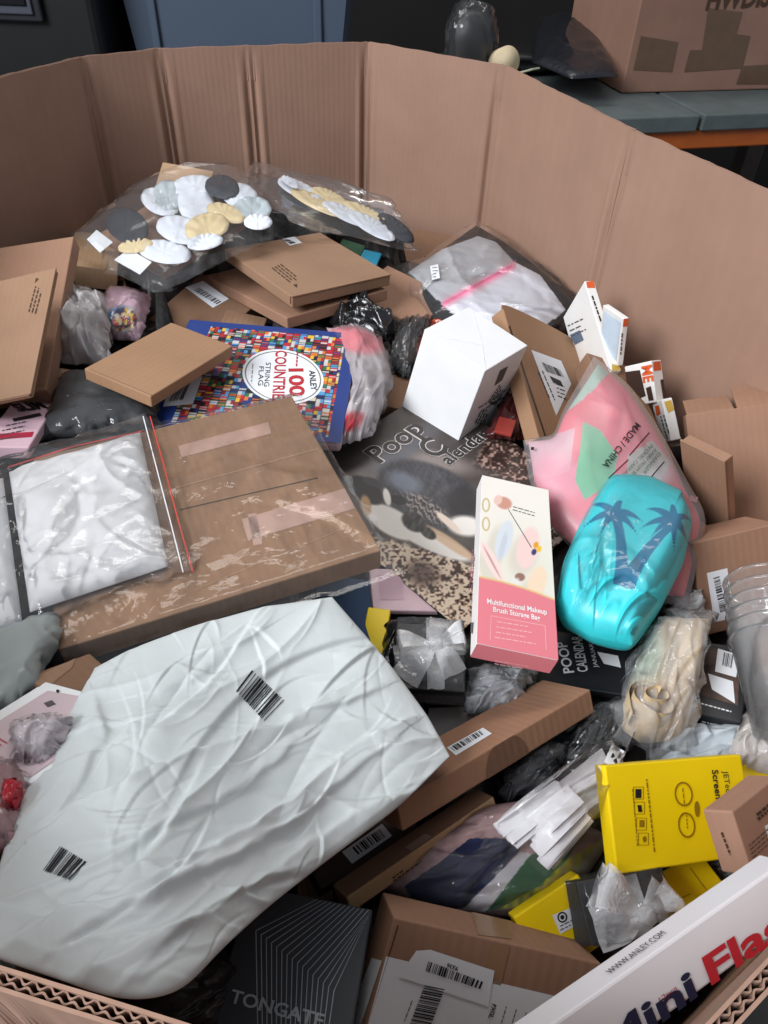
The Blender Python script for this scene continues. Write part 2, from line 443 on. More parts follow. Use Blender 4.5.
def sheet(name, patch, m, parent, nu=60, nv=60, top=0.01, bot=0.004, wr=None, wfade=True, rng=(0, 1, 0, 1), paint=None, k=4.0, closed=True, edge=0.0, seed=3, off=0.0, reg=None, two=True):
    u0, u1, v0, v1 = rng
    U, V = np.meshgrid(np.linspace(u0, u1, nu + 1), np.linspace(v0, v1, nv + 1))
    u = (U - u0) / (u1 - u0); v = (V - v0) / (v1 - v0)
    G = patch.raw(U, V); N = patch.nrm(U, V)
    if edge:
        e = 1 - bulge(u, v, 6)
        G = G + edge * e[..., None] * np.stack([vnoise(u * 14, v * 14, seed), vnoise(u * 14 + 9, v * 14, seed + 5), 0 * u], -1)
    bl = bulge(u, v, k); h = top * bl ** .6
    W = wr(u, v) if wr is not None else 0
    fade = np.minimum(1, bulge(u, v, 8) * 3 + .12) if wfade else 1
    Tp = G + (h + W * fade + off)[..., None] * N
    ny, nx = U.shape
    idx = np.arange(nx * ny).reshape(ny, nx)
    fc = np.stack([idx[:-1, :-1], idx[:-1, 1:], idx[1:, 1:], idx[1:, :-1]], -1).reshape(-1, 4)
    fl = (np.cross(G[0, -1] - G[0, 0], G[-1, 0] - G[0, 0]) @ patch.nm) < 0
    if fl: fc = fc[:, ::-1]
    verts = Tp.reshape(-1, 3)
    if two:
        Bt = G - (bot * bl ** .6 + .0006 - off)[..., None] * N
        n0 = nx * ny
        verts = np.concatenate([verts, Bt.reshape(-1, 3)]); fb = fc[:, ::-1] + n0
        rim = np.concatenate([idx[0, :], idx[1:, -1], idx[-1, -2::-1], idx[-2:0:-1, 0]])
        rn = np.roll(rim, -1); sd = np.stack([rim, rim + n0, rn + n0, rn], 1)
        if fl: sd = sd[:, ::-1]
        fc = np.concatenate([fc, fb, sd])
    col = None
    if paint is not None:
        pp = proj(Tp.reshape(-1, 3)); cc = lin(np.clip(paint(pp[:, 0], pp[:, 1], u.ravel(), v.ravel()), 0, 255))
        col = np.concatenate([cc, cc]) if two else cc
    org = np.array([G[..., 0].mean(), G[..., 1].mean(), G[..., 2].min()])
    o = link_mesh(name, verts - (org if parent is None else np.zeros(3)), fc, m, parent, smooth=True, colors=col)
    if parent is None: o.location = org
    o_surf[o.name] = (Tp, N)
    return o
o_surf = {}
def soft(name, label, cat, patch, group=None, pile=True):
    """a soft thing: Empty at its base; children are given world coordinates relative to it"""
    g = patch.G.reshape(-1, 3); org = np.array([g[:, 0].mean(), g[:, 1].mean(), g[:, 2].min() - .004])
    r = tag(empty(name, loc=tuple(org)), label, cat, group); r['_o'] = tuple(org)
    if pile: PILE.append(r)
    return r
def rebase(root):
    """children were built in world coordinates: shift them under the Empty"""
    o = Vector(root['_o'])
    for ch in root.children:
        if ch.type == 'MESH' and not ch.get('_rb'):
            ch.data.transform(Matrix.Translation(-o)); ch['_rb'] = 1
def finish(root):
    rebase(root)
    for ch in root.children:
        if '_rb' in ch: del ch['_rb']
    del root['_o']
def surf_bars(parent, sheetobj, pxq, n, m=None, name='barcode', seed=2, off=.0006, sub=14):
    """barcode lying on a wrinkled sheet"""
    Tp, N = o_surf[sheetobj.name]; pp = proj(Tp); r = np.random.default_rng(seed)
    ws = r.choice([1, 1, 2, 3], size=2 * n); tot = ws.sum(); x = 0; V = []; Fc = []
    def at(p):
        d = ((pp - p) ** 2).sum(-1); i, j = np.unravel_index(np.argmin(d), d.shape)
        i = min(max(i, 1), d.shape[0] - 2); j = min(max(j, 1), d.shape[1] - 2)
        # local least squares plane
        nb = Tp[i-1:i+2, j-1:j+2].reshape(-1, 3); c = nb.mean(0); nn = np.linalg.svd(nb - c)[2][2]
        dd = ray(*p); h = CAM + dd * (((c - CAM) @ nn) / (dd @ nn)); h = h - dd / np.linalg.norm(dd) * off * 1.5
        return h
    q = [np.array(p, float) for p in pxq]
    for i in range(n):
        t0, t1 = x / tot, (x + ws[2*i]) / tot; x += ws[2*i] + ws[2*i+1]
        for k in range(sub):
            s0, s1 = k / sub, (k + 1) / sub
            b = len(V)
            for t, s_ in ((t0, s0), (t1, s0), (t1, s1), (t0, s1)):
                V.append(at((q[0]*(1-t)+q[1]*t)*(1-s_) + (q[3]*(1-t)+q[2]*t)*s_))
            Fc.append([b, b+1, b+2, b+3])
    o = np.array(parent['_o']) if '_o' in parent else np.zeros(3)
    return link_mesh(name, V, Fc, m or INK, parent)
# painting helpers (pixel space of the flat print)
def ell(x, y, cx, cy, rx, ry, a=0, soft_=0.15):
    a = math.radians(a); dx = x - cx; dy = y - cy
    u = (dx * math.cos(a) + dy * math.sin(a)) / rx; v = (-dx * math.sin(a) + dy * math.cos(a)) / ry
    return np.clip((1 - np.sqrt(u * u + v * v)) / soft_ + .5, 0, 1)
def inpoly(x, y, pts):
    pts = np.asarray(pts, float); r = np.zeros(np.shape(x), bool); j = len(pts) - 1
    for i in range(len(pts)):
        xi, yi = pts[i]; xj, yj = pts[j]
        cnd = ((yi > y) != (yj > y)) & (x < (xj - xi) * (y - yi) / (yj - yi + 1e-12) + xi)
        r ^= cnd; j = i
    return r.astype(float)
def over(col, c, m): return col * (1 - m[..., None]) + np.asarray(c, float) * m[..., None]

# ================================================================== structure
def PY(px, py, Y):
    d = ray(px, py); return CAM + d * (Y / d[1])
FLOORM = mat('dark_concrete', (46, 44, 44), rough=0.8, var=0.35, scale=14, bump=0.3, bscale=50)
WALLM = mat('dark_wall', (20, 18, 18), rough=0.9, var=0.2, scale=4)
fl = link_bm('floor', box_bm(7, 6.4, 0.1, 0, z0=-0.1, cy=1.2), FLOORM); tag(fl, kind='structure')
wb = link_bm('wall_back', box_bm(7, 0.12, 3.6, 0, z0=0, cy=4.3), WALLM); tag(wb, kind='structure')

# ------------------------------------------------------------------ the cardboard bin
def rp(px, py): return P(px, py, RIM)[:2]
rim = [(0.0619, 0.0361), (0.3287, 0.2334), (0.47, 0.36), (0.505, 0.56), rp(632, 130), rp(502, 65), rp(368, 42),
       rp(248, 46), rp(158, 49), rp(82, 57), (-0.625, 1.0), (-0.63, 0.60), (-0.47, 0.28), (-0.22, 0.10), rp(-6, 963)]
rim = [np.array(p, float) for p in rim]
lean = {}
bin_root = tag(empty('cardboard_bin', loc=(0, 0.7, 0)), 'large open corrugated cardboard bulk bin with folded panel walls holding all the parcels', 'box')
BO = np.array([0, 0.7, 0.0])
TH = 0.0062
def panel(i):
    a, b = rim[i], rim[(i + 1) % len(rim)]
    la, lb = np.array(lean.get(i, (0, 0))), np.array(lean.get((i + 1) % len(rim), (0, 0)))
    e = b - a; Ln = np.linalg.norm(e); e = e / Ln; nin = np.array([-e[1], e[0]])     # inward normal
    m = 12; eo = np.array([.0015, .003, .0045, .006, .0075, .009, .011, .0135, .016, .019, .023]) / Ln
    t = np.unique(np.concatenate([np.linspace(0, 1, max(6, int(Ln / .012)) + 1), eo, 1 - eo])); n = len(t) - 1; s = np.linspace(0, 1, m + 1) ** 1.6
    T, S = np.meshgrid(t, s)
    top = RIM + 0.0008 * vnoise(t * Ln * 26, t * 0, i) + 0.0006 * vnoise(t * Ln * 90, t * 0, i + 40)
    def side(off, depth_wave):
        X = a + (b - a) * T[..., None] + (la + (lb - la) * T[..., None]) * S[..., None]
        ed = np.minimum(T, 1 - T) * Ln
        wv = depth_wave * (0.0035 * fbm(T * Ln * 5 + i * 7, S * 4, i) + .001 - 0.005 * np.exp(-((ed - .006) / .004) ** 2) + 0.0022 * np.exp(-((ed - .016) / .005) ** 2)) * np.clip(S * 12, 0, 1)
        X = X + (off + wv)[..., None] * nin if np.ndim(off + wv) else X + off * nin
        Z = top[None, :] * (1 - S) + 0.0 * S
        return np.concatenate([X, Z[..., None]], -1)
    k = 0.0012
    layers = [side(0 * T, 1), side(0 * T - k, 1), side(0 * T - TH + k, 1), side(0 * T - TH, 1)]
    V = []; Fc = []
    def slab(A, B):
        o = len(V); nx, ny = n + 1, m + 1
        V.extend(A.reshape(-1, 3)); V.extend(B.reshape(-1, 3)); N0 = nx * ny
        for r in range(m):
            for c in range(n):
                p = o + r * nx + c
                Fc.append((p, p + nx, p + nx + 1, p + 1)); q = p + N0; Fc.append((q, q + 1, q + nx + 1, q + nx))
        for c in range(n):
            p = o + c; q = p + N0; Fc.append((p, p + 1, q + 1, q))
            p = o + m * nx + c; q = p + N0; Fc.append((p, q, q + 1, p + 1))
        for r in range(m):
            p = o + r * nx; q = p + N0; Fc.append((p, q, q + nx, p + nx))
            p = o + r * nx + n; q = p + N0; Fc.append((p, p + nx, q + nx, q))
    slab(layers[0], layers[1]); slab(layers[2], layers[3])
    po = link_mesh('wall_panel', np.array(V) - BO, Fc, BINB, bin_root)
    # the fluting between the liners, seen at the cut rim: two waves and a middle liner
    per = 0.0052; nf = int(Ln / per * 6); tt = np.linspace(0, 1, nf + 1)
    hz = np.interp(tt, t, top) - 0.0012; V = []; Fc = []
    for wv in range(2):
        o0 = -k - .0002 - wv * (TH / 2 - k + .0002); o1 = -TH / 2 if wv == 0 else -TH + k + .0002
        off = (o0 + o1) / 2 + (o1 - o0) / 2 * np.sin(tt * Ln / per * 2 * math.pi + wv * 1.3) * .96
        base = a + (b - a) * tt[:, None] + off[:, None] * nin
        low = base + (la + (lb - la) * tt[:, None]) * 0.05
        for th in (0, .0007):
            o = len(V)
            V.extend(np.c_[base + th * nin, hz]); V.extend(np.c_[low + th * nin, hz - .05])
            for c in range(nf): Fc.append((o + c, o + c + 1, o + nf + 2 + c, o + nf + 1 + c))
        o = len(V); V.extend(np.c_[base, hz]); V.extend(np.c_[base + .0007 * nin, hz])
        for c in range(nf): Fc.append((o + c, o + c + 1, o + nf + 2 + c, o + nf + 1 + c))
    link_mesh('fluting', np.array(V) - BO, Fc, BINE, po)
for i in range(len(rim)): panel(i)
bfl = link_mesh('bottom_panel', [(*(p + np.array(lean.get(i, (0, 0)))), .004) for i, p in enumerate(rim)] - BO, [list(range(len(rim)))], BINB, bin_root)

# ------------------------------------------------------------------ behind the bin
DKPL = mat('black_moulded_plastic', (11, 11, 12), rough=0.5, var=0.2)
# work bench carrying the dark case and the blue tote
bn = tag(empty('work_bench', loc=(-0.92, 2.15, 0)), 'dark steel work bench behind the far bin wall', 'bench')
link_bm('bench_top', box_bm(1.8, 0.75, .04, .004, z0=.72), DKPL, bn)
for sx in (-.84, .84):
    for sy in (-.32, .32): link_bm('leg', box_bm(.05, .05, .72, .003, cx=sx, cy=sy), DKPL, bn)
p = PY(60, 70, 1.86); px0, px1 = PY(-90, 30, 1.86)[0], PY(100, 30, 1.86)[0]
cs = tag(empty('equipment_case', loc=((px0 + px1) / 2, 2.05, .76)), 'black equipment case with a rounded grey bezel, behind the far left rim', 'case')
cw = px1 - px0
link_bm('case_body', box_bm(cw, .38, .62, .02, seg=3), DKPL, cs)
GREYB = mat('grey_bezel', (84, 87, 97), rough=0.35, metal=0.4, var=0.08)
SCRN = mat('dark_screen', (14, 14, 18), rough=0.15, var=0.1)
ps = [PY(-110, -90, 1.858), PY(46, 22, 1.858)]
bw, bh = ps[1][0] - ps[0][0], ps[0][2] - ps[1][2]
bx, bz = (ps[0][0] + ps[1][0]) / 2 - (px0 + px1) / 2, ps[1][2] - .76
bm = box_bm(bw, .016, bh, .010, z0=bz, cx=bx, cy=-.197, seg=3); link_bm('bezel', bm, mat('dark_grey_bezel', (34, 35, 41), rough=.4), cs)
pi = PY(37, 10, 1.85); ins = .035
bm = box_bm(bw - .02, .010, bh - .02, .006, z0=bz + .014, cx=bx - .006, cy=-.206, seg=3); link_bm('inner_frame', bm, GREYB, cs)
link_bm('screen', box_bm(bw - .03, .008, bh - .04, .003, z0=bz + .030, cx=bx - .010, cy=-.211), SCRN, cs)
# blue-grey tote
q0, q1, q2, q3 = PY(135, 47, 1.95), PY(341, 43, 1.95), PY(348, 0, 1.95), PY(123, 0, 1.95)
tw0, tw1 = (q1 - q0)[0], (q2 - q3)[0]; slope = (tw1 - tw0) / (q3[2] - q0[2])
zb, zt = .76, 1.36; wb_ = tw0 - (q0[2] - zb) * slope * .8; wt_ = wb_ + (zt - zb) * slope * .8
tcx = (q0[0] + q1[0]) / 2
TOTE = mat('blue_grey_tote', (72, 84, 100), rough=0.42, var=0.06, scale=3)
tt_ = tag(empty('storage_tote', loc=(tcx, 2.13, zb)), 'blue-grey plastic storage tote standing behind the far bin wall', 'tote')
def taper(w0, w1, d0, d1, h, th):
    bm = bmesh.new(); R = []
    for (ww, dd, z) in ((w0, d0, 0), (w1, d1, h), (w1 - th, d1 - th, h), (w0 - th, d0 - th, th)):
        R.append([bm.verts.new((sx * ww / 2, sy * dd / 2, z)) for sx, sy in ((-1, -1), (1, -1), (1, 1), (-1, 1))])
    for j in range(3):
        for i in range(4): bm.faces.new((R[j][i], R[j][(i + 1) % 4], R[j + 1][(i + 1) % 4], R[j + 1][i]))
    bm.faces.new(R[0][::-1]); bm.faces.new(R[3]); return bm
link_bm('tote_body', taper(wb_, wt_, .34, .36, zt - zb, .012), TOTE, tt_)
link_bm('tote_rim', taper(wt_ + .03, wt_ + .03, .39, .39, .025, .045), TOTE, tt_).location = (0, 0, zt - zb - .02)
for sx in (-1, 1): link_bm('corner_rib', box_bm(.018, .012, zt - zb - .04, .003, cx=sx * (wb_ / 2 - .02), cy=-.178), TOTE, tt_)

# pallet rack with grey deck slabs on an orange beam
ZS = .92
e0, e1 = P(604, 119, ZS), P(768, 112.5, ZS)
ex = (e1 - e0)[:2]; ex /= np.linalg.norm(ex); yaw = math.atan2(ex[1], ex[0])
rk = tag(empty('pallet_rack', loc=(*e0[:2], 0)), 'pallet rack bay with grey deck slabs on an orange beam behind the bin', 'rack')
rk.rotation_euler = (0, 0, yaw)
SLAB = mat('grey_slab', (84, 92, 92), rough=0.6, var=0.16, scale=12, bump=.2)
ORNG = mat('orange_steel', (170, 84, 30), rough=0.4, var=0.08)
gx = float((P(705, 116, ZS) - e0)[:2] @ ex)
for x0_, x1_ in ((gx - .62, gx - .006), (gx + .006, gx + .66)):
    link_bm('deck_slab', box_bm(x1_ - x0_, .75, .038, .004, z0=ZS - .038, cx=(x0_ + x1_) / 2, cy=.375), SLAB, rk)
link_bm('beam', box_bm(1.5, .05, .045, .004, z0=ZS - .0835, cx=gx, cy=.04), ORNG, rk)
link_bm('beam', box_bm(1.5, .05, .045, .004, z0=ZS - .0835, cx=gx, cy=.70), ORNG, rk)
for ux in (gx - .74, gx + .74):
    for uy in (.04, .70): link_bm('upright', box_bm(.07, .06, ZS - .085, .004, cx=ux, cy=uy), mat('rack_upright', (60, 48, 42), rough=.5), rk)
# big taped carton on the rack
f0, f1 = P(621, 93.5, ZS + .001), P(768, 89.5, ZS + .001)
ex2 = (f1 - f0)[:2]; ex2 /= np.linalg.norm(ex2); yaw2 = math.atan2(ex2[1], ex2[0])
ct = tag(empty('shipping_carton', loc=(*f0[:2], ZS + .001)), 'large brown carton with tape patches standing on the rack at upper right', 'box'); ct.rotation_euler = (0, 0, yaw2)
CARTM = card('carton_board', (140, 106, 90))
link_bm('carton_body', box_bm(.62, .38, .42, .004, cx=.31, cy=.19), CARTM, ct)
def ctq(px, py):
    d = ray(px, py); n = np.array([math.sin(yaw2), -math.cos(yaw2), 0]); h = CAM + d * (((f0 - CAM) @ n) / (d @ n)) - f0
    return float(h[:2] @ ex2), float(h[2])
TAPE_D = mat('old_brown_tape', (96, 72, 52), rough=0.25, spec=0.6, var=0.1)
for k_, pts in enumerate(([(641, 36), (678, 42), (672, 72), (633, 70)], [(708, 8), (742, 12), (736, 34), (750, 36), (742, 68), (684, 72), (690, 50), (702, 50)], [(742, 66), (775, 64), (775, 84), (736, 84)])):
    uv = [ctq(*p) for p in pts]
    link_mesh('tape', [(u, -.0012 - k_ * .0002, v) for u, v in uv], [list(range(len(uv)))[::-1]], TAPE_D, ct)
V, Fc = text_mesh('HWDIS', .03); x0_, x1_ = V[:, 0].min(), V[:, 0].max()
ua, ub = ctq(705, 9.5), ctq(768, 5.5); sc_ = (ub[0] - ua[0]) / (x1_ - x0_)
link_mesh('lettering', [(ua[0] + (x - x0_) * sc_, -.0018, ua[1] + (ub[1] - ua[1]) * (x - x0_) / (x1_ - x0_) + y * sc_ * 1.1) for x, y in V], Fc, INKB, ct)
# dark parcels lying on the rack
def blob(name, label, cat, lo, hi, m, seed, amp=.35, sc=3.2, part='body', loc=None, rz=0, par=None):
    bm = bmesh.new(); bmesh.ops.create_icosphere(bm, subdivisions=4, radius=1)
    lo, hi = np.array(lo), np.array(hi); s_ = (hi - lo) / 2
    for v in bm.verts:
        c = np.array(v.co); q = np.sign(c) * np.abs(c) ** .7
        nse = fbm(np.array([c[0] * sc + c[2] * 2]), np.array([c[1] * sc - c[2] * 1.7]), seed)[0]
        rdg = 1 - abs(nse) * 2
        q = q * (1 + amp * .3 * rdg)
        v.co = (q[0] * s_[0], q[1] * s_[1], max(q[2] * s_[2], -s_[2]) + s_[2])
    ctr = (lo + hi) / 2
    o = link_bm(name, bm, m, par, smooth=True)
    o.location = (ctr[0], ctr[1], lo[2]) if loc is None else loc
    o.rotation_euler = (0, 0, rz)
    if label: tag(o, label, cat)
    return o
pb = P(575, 84, ZS)
blob('dark_parcel', 'dark wrapped bundle on the rack under the black poly bag', 'parcel', (pb[0] - .30, pb[1] + .06, ZS), (pb[0] - .02, pb[1] + .34, ZS + .06), DKPL, 3)
bt = Patch([(532, 62, ZS + .07), (572, 79, ZS + .062), (618, 76, ZS + .064)], [(618, 76, ZS + .064), (602, 46, ZS + .085), (590, 18, ZS + .10)],
           [(545, 16, ZS + .10), (590, 18, ZS + .10)], [(532, 62, ZS + .07), (536, 34, ZS + .09), (545, 16, ZS + .10)])
pbag = soft('poly_bag', 'black plastic poly bag lying on the rack beside the big carton', 'bag', bt, pile=False)
sheet('bag_body', bt, mat('navy_black_film', (24, 26, 32), rough=.3, spec=.6, var=.1, bump=.5, bscale=60), pbag, 60, 50, .02, .006, folds(4, 30, .006, .035, .3))
finish(pbag)
cb = PY(470, 62, 2.02)
cbo = tag(empty('wrapped_bottle', loc=(cb[0], cb[1] + .03, ZS)), 'dark item wrapped in clear film on the rack, above the far rim', 'packet')
blob('contents', None, None, (-.05, -.04, 0), (.05, .04, .19), DKPL, 8, par=cbo, loc=(0, 0, 0))
blob('film_wrap', None, None, (-.056, -.046, 0), (.056, .046, .205), FILM_L, 11, amp=.6, par=cbo, loc=(0, 0, 0))
rl = PY(505, 52, 2.0)
ro = tag(empty('paper_roll', loc=(rl[0], rl[1], ZS)), 'small tan roll of paper tape on the rack beside the far rim', 'roll')
bm = bmesh.new()
for r_, h_ in ((.030, 0),): 
    bmesh.ops.create_cone(bm, cap_ends=True, segments=28, radius1=r_, radius2=r_, depth=.05)
bmesh.ops.bevel(bm, geom=[e for e in bm.edges if e.calc_face_angle(0) > 1], offset=.004, segments=2, affect='EDGES')
o = link_bm('roll', bm, mat('tan_paper', (196, 178, 146), rough=.6), ro, True); o.rotation_euler = (1.2, .3, .3); o.location = (0, 0, .105)
link_bm('loose_end', box_bm(.026, .11, .004, .001), mat('pale_green_paper', (170, 170, 146), rough=.6), ro).matrix_local = Matrix.Translation((.035, -.02, .085)) @ Matrix.Rotation(.7, 4, 'Z') @ Matrix.Rotation(-.35, 4, 'X')
link_bm('roll_support', box_bm(.10, .12, .072, .01), DKPL, ro)

# ================================================================== parcels: plain and printed boxes
def tape_line(it, f, p, q, wpx, m=TAPE, name='tape'):
    p, q = np.array(p, float), np.array(q, float); d = (q - p) / np.linalg.norm(q - p); n = np.array([-d[1], d[0]]) * wpx / 2
    return it.quad(f, [p - n, q - n, q + n, p + n], m, name)
def lines(it, f, p0, p1, n, dpx, wpx, m=INK, name='small_print', seed=0, jit=.3):
    """rows of small illegible print: thin broken dashes"""
    r = np.random.default_rng(seed); p0, p1, dpx = [np.array(k, float) for k in (p0, p1, dpx)]
    d = (p1 - p0); L = np.linalg.norm(d); e = d / L; nrm = np.array([-e[1], e[0]]) * wpx / 2; pl = []
    for i in range(n):
        x = 0; end = L * (1 - jit * r.random())
        while x < end:
            l = r.uniform(2, 6); a = p0 + dpx * i + e * x; b = p0 + dpx * i + e * min(x + l, end); x += l + 1.2
            pl.append([it.loc(f, *k) for k in (a - nrm, b - nrm, b + nrm, a + nrm)])
    return it.polys(f, pl, m, name)

# --- far left: two big flat boxes leaning on the left wall
it = Item('flat_box', 'large flat brown box leaning against the left bin wall, rearmost of the pair', 'box',
          dict(b=(46, 390), c=(73, 238), d=(-26, 252), C=(81, 246)), .955, .03, KRAFT_R, n=(.25, -.15, 1))
it.frac('top', .02, .02, .98, .04, TAPE, 'seam_tape')
it = Item('flat_box', 'large flat brown box with small printed lines at the left edge', 'box',
          dict(a=(-70, 418), b=(27, 402), c=(53, 275), d=(-34, 286), B=(38, 386), C=(63, 268)), .985, .022, KRAFT, n=(.3, -.1, 1), lid=True)
lines(it, 'top', (29, 312), (36, 286), 3, (3.2, 1), 1.1, INKB, seed=3)
it.uvpoly('top', [it.loc('top', *p) for p in ((35, 283), (39, 279), (36, 278))], INKB, 'arrow_mark')
# --- back row
it = Item('flat_box', 'tan box corner showing above the shell garland bag at the far wall', 'box',
          dict(a=(150, 200), b=(205, 208), c=(212, 172), d=(164, 161)), .972, .03, card('pale_kraft', (180, 148, 116)), n=(0, -.5, 1))
it = Item('flat_box', 'pale tan box edge between the left wall box and shell garland bag', 'box',
          dict(a=(62, 262), b=(118, 272), c=(122, 236), d=(76, 232)), .915, .03, card('pale_kraft', (180, 148, 116)))
it = Item('striped_box', 'tan box with two black stripes wedged under the shell garland bag', 'box',
          dict(a=(66, 312), b=(128, 292), c=(118, 262), d=(60, 280)), .90, .03, KRAFT)
for k in ((70, 288, 104, 272), (72, 300, 124, 283)):
    it.quad('top', [(k[0], k[1] - 3), (k[2], k[3] - 3), (k[2], k[3] + 3), (k[0], k[1] + 3)], INK, 'black_stripe')
it = Item('flat_box', 'dark brown box by the far wall, behind the garment bag with pink strip', 'box',
          dict(a=(398, 268), b=(520, 290), c=(538, 252), d=(412, 226)), .872, .03, KRAFT_D, sn=.04)
it = Item('flat_box', 'tan box end at the far wall between shell bag and garment bag', 'box',
          dict(a=(352, 296), b=(418, 326), c=(452, 300), d=(388, 262), A=(353, 306), B=(418, 337)), .905, .022, KRAFT_R, lid=True)
it = Item('flat_box', 'brown box with a white barcode sticker, lowest of the stack by the flags pack', 'box',
          dict(a=(150, 320), b=(206, 348), c=(262, 300), d=(200, 272)), .895, .022, KRAFT_D)
it.quad('top', [(184, 287), (203, 281), (229, 299), (213, 308)], LABEL); it.bars('top', [(200, 288), (222, 302), (217, 305), (194, 291)], 16, seed=4)
it = Item('flat_box', 'flat brown box in the middle of the stack under the arrow-marked box', 'box',
          dict(a=(207, 277), b=(287, 317), c=(388, 292), d=(300, 250), A=(207, 286), B=(287, 328)), .925, .018, KRAFT_R)
it = Item('flat_box', 'flat brown box with barcode sticker and printed arrow, topmost of the back stack', 'box',
          dict(a=(224, 249), b=(292, 297), c=(392, 274), B=(292, 308), C=(390, 286)), .96, .018, KRAFT, lid=True)
it.quad('top', [(266, 229), (277, 226), (302, 243), (290, 246)], LABEL); it.bars('top', [(280, 236), (297, 243.5), (292, 245), (274, 236)], 12, seed=6)
lines(it, 'top', (272, 268), (292, 284), 4, (2.8, -1.2), 1.0, INKB, seed=8); it.uvpoly('top', [it.loc('top', *p) for p in ((293, 285), (297, 288), (297, 284))], INKB, 'arrow_mark')
it = Item('flat_box', 'small tan card corner behind the blue flags pack', 'box', dict(a=(222, 322), b=(262, 332), c=(268, 318), d=(226, 309)), .90, .012, KRAFT)
it = Item('cyan_packet', 'small cyan packet corner below the far wall shell bag', 'packet', dict(a=(358, 262), b=(376, 266), c=(382, 254), d=(364, 248)), .925, .006, mat('cyan_film', (60, 160, 190), rough=.35))
it = Item('green_packet', 'dull green packet edge below the far wall shell bag', 'packet', dict(a=(336, 252), b=(358, 260), c=(366, 246), d=(342, 238)), .922, .006, mat('green_film', (86, 120, 92), rough=.35))
# --- tan mailer box with thumb notch
it = Item('mailer_box', 'small tan mailer box with a round thumb notch beside the blue flags pack', 'box',
          dict(a=(84, 369), b=(152, 397), c=(233, 345), A=(86, 379), B=(151, 407), C=(233, 357)), .965, .016, card('tan_board', (158, 122, 93)))
an = np.linspace(0, 2 * math.pi, 24, endpoint=False)
def disc(it, f, cx, cy, r, m, name, half=None):
    c = it.loc(f, cx, cy); rr = np.linalg.norm(it.loc(f, cx + r, cy) - c)
    a_ = an if half is None else np.linspace(half[0], half[1], 16)
    lu, lv = it.face(f)[4:]
    q = np.stack([np.clip(c[0] + rr * np.cos(a_), .0004, lu - .0004), np.clip(c[1] + rr * np.sin(a_), .0004, lv - .0004)], 1)
    return it.uvpoly(f, q, m, name)
disc(it, 'top', 203, 322, 17, card('notch_board', (146, 108, 80)), 'thumb_notch')
it.quad('top', [(90, 370), (153, 396.2), (153.4, 395.6), (90.6, 369.4)], KRAFT_D, 'fold_crease', off=.0002)
it = Item('flat_box', 'little tan box under the clear crumpled bag at left', 'box', dict(a=(44, 386), b=(78, 392), c=(84, 372), d=(54, 366)), .915, .02, KRAFT)
# --- 100 countries flag pack
def flags(px, py, u, v):
    n = len(u); col = np.tile(np.array([34., 58., 124.]), (n, 1))
    inside = (u > .14) & (u < .93) & (v > .04) & (v < .95)
    i = np.floor(u * 24).astype(int); j = np.floor(v * 30 + (i % 3) * .37).astype(int)
    h = lambda s: (np.abs(np.sin(i * 12.9898 + j * 78.233 + s * 37.7)) * 43758.5453) % 1
    pal = np.array([[196, 40, 48], [206, 202, 198], [30, 54, 118], [52, 112, 70], [222, 178, 60], [150, 34, 44], [84, 150, 196], [28, 30, 40], [214, 116, 50], [196, 190, 186], [176, 44, 52]])
    a, b = pal[(h(1) * 11).astype(int)], pal[(h(2) * 11).astype(int)]
    fu = (u * 24) % 1; fv = (v * 30 + (i % 3) * .37) % 1
    pat = np.where(h(3) < .5, fu > .5, (fv > .33) & (fv < .66))
    c = np.where(pat[:, None], a, b)
    c = np.where(((fu < .08) | (fv < .1))[:, None], np.array([40., 40., 60.]), c)
    return np.where(inside[:, None], c, col)
it = Item('flag_pack', 'blue flat pack covered in tiny world flags with a white oval title', 'packet',
          dict(a=(140, 428), b=(338, 443), c=(358, 336), d=(190, 318), B=(344, 452)), .922, .018, mat('flag_pack_side', (222, 200, 206), rough=.35), n=(0, -.1, 1), bev=.005)
it.paint('top', 240, 160, flags, printed('flag_print', .35), 'flag_print')
def oval(it, f, cx, cy, rx, ry, ang, m, name, off, ring=None):
    a_ = np.linspace(0, 2 * math.pi, 40, endpoint=False); c, s_ = math.cos(math.radians(ang)), math.sin(math.radians(ang))
    def pts(k): return np.array([it.loc(f, cx + k * (rx * math.cos(t) * c - ry * math.sin(t) * s_), cy + k * (rx * math.cos(t) * s_ + ry * math.sin(t) * c)) for t in a_])
    if ring is None: return it.uvpoly(f, pts(1), m, name, off)
    A, B = pts(1), pts(1 - ring); pl = [[A[i], A[(i + 1) % 40], B[(i + 1) % 40], B[i]] for i in range(40)]
    return it.polys(f, pl, m, name, off)
oval(it, 'top', 283, 377, 41, 27, 10, LABEL, 'title_oval', .0005)
oval(it, 'top', 283, 377, 38.5, 25, 10, mat('grey_ink', (110, 110, 104)), 'oval_line', .0007, ring=.03)
it.text('top', 'ANLEY', (309, 371), (311, 391), INK, hpx=(315, 371), bold=.02)
it.text('top', '100', (289, 369), (290, 397), RED, hpx=(303, 368), bold=.03)
it.text('top', 'COUNTRIES', (276, 351), (272, 404), RED, hpx=(287, 351), bold=.02)
it.text('top', 'STRING', (266, 363), (264, 387), INK, hpx=(271, 363)); it.text('top', 'FLAG', (259, 367), (258, 386), INK, hpx=(264, 367))
lines(it, 'top', (253, 364), (251, 390), 1, (-4, 0), 1.0, mat('grey_ink', (110, 110, 104)), seed=5)
it.text('top', '....', (297, 353), (296, 367), RED, hpx=(303, 353), bold=.04)
it.quad('top', [(163, 407), (193, 404), (202, 378), (172, 379)], LABEL, 'barcode_label'); it.bars('top', [(169, 402), (183, 400), (192, 380), (180, 380)], 14, seed=7)
pt_ = Q([(136, 432), (344, 452), (364, 334), (186, 312)], [.925, .925, .942, .942])
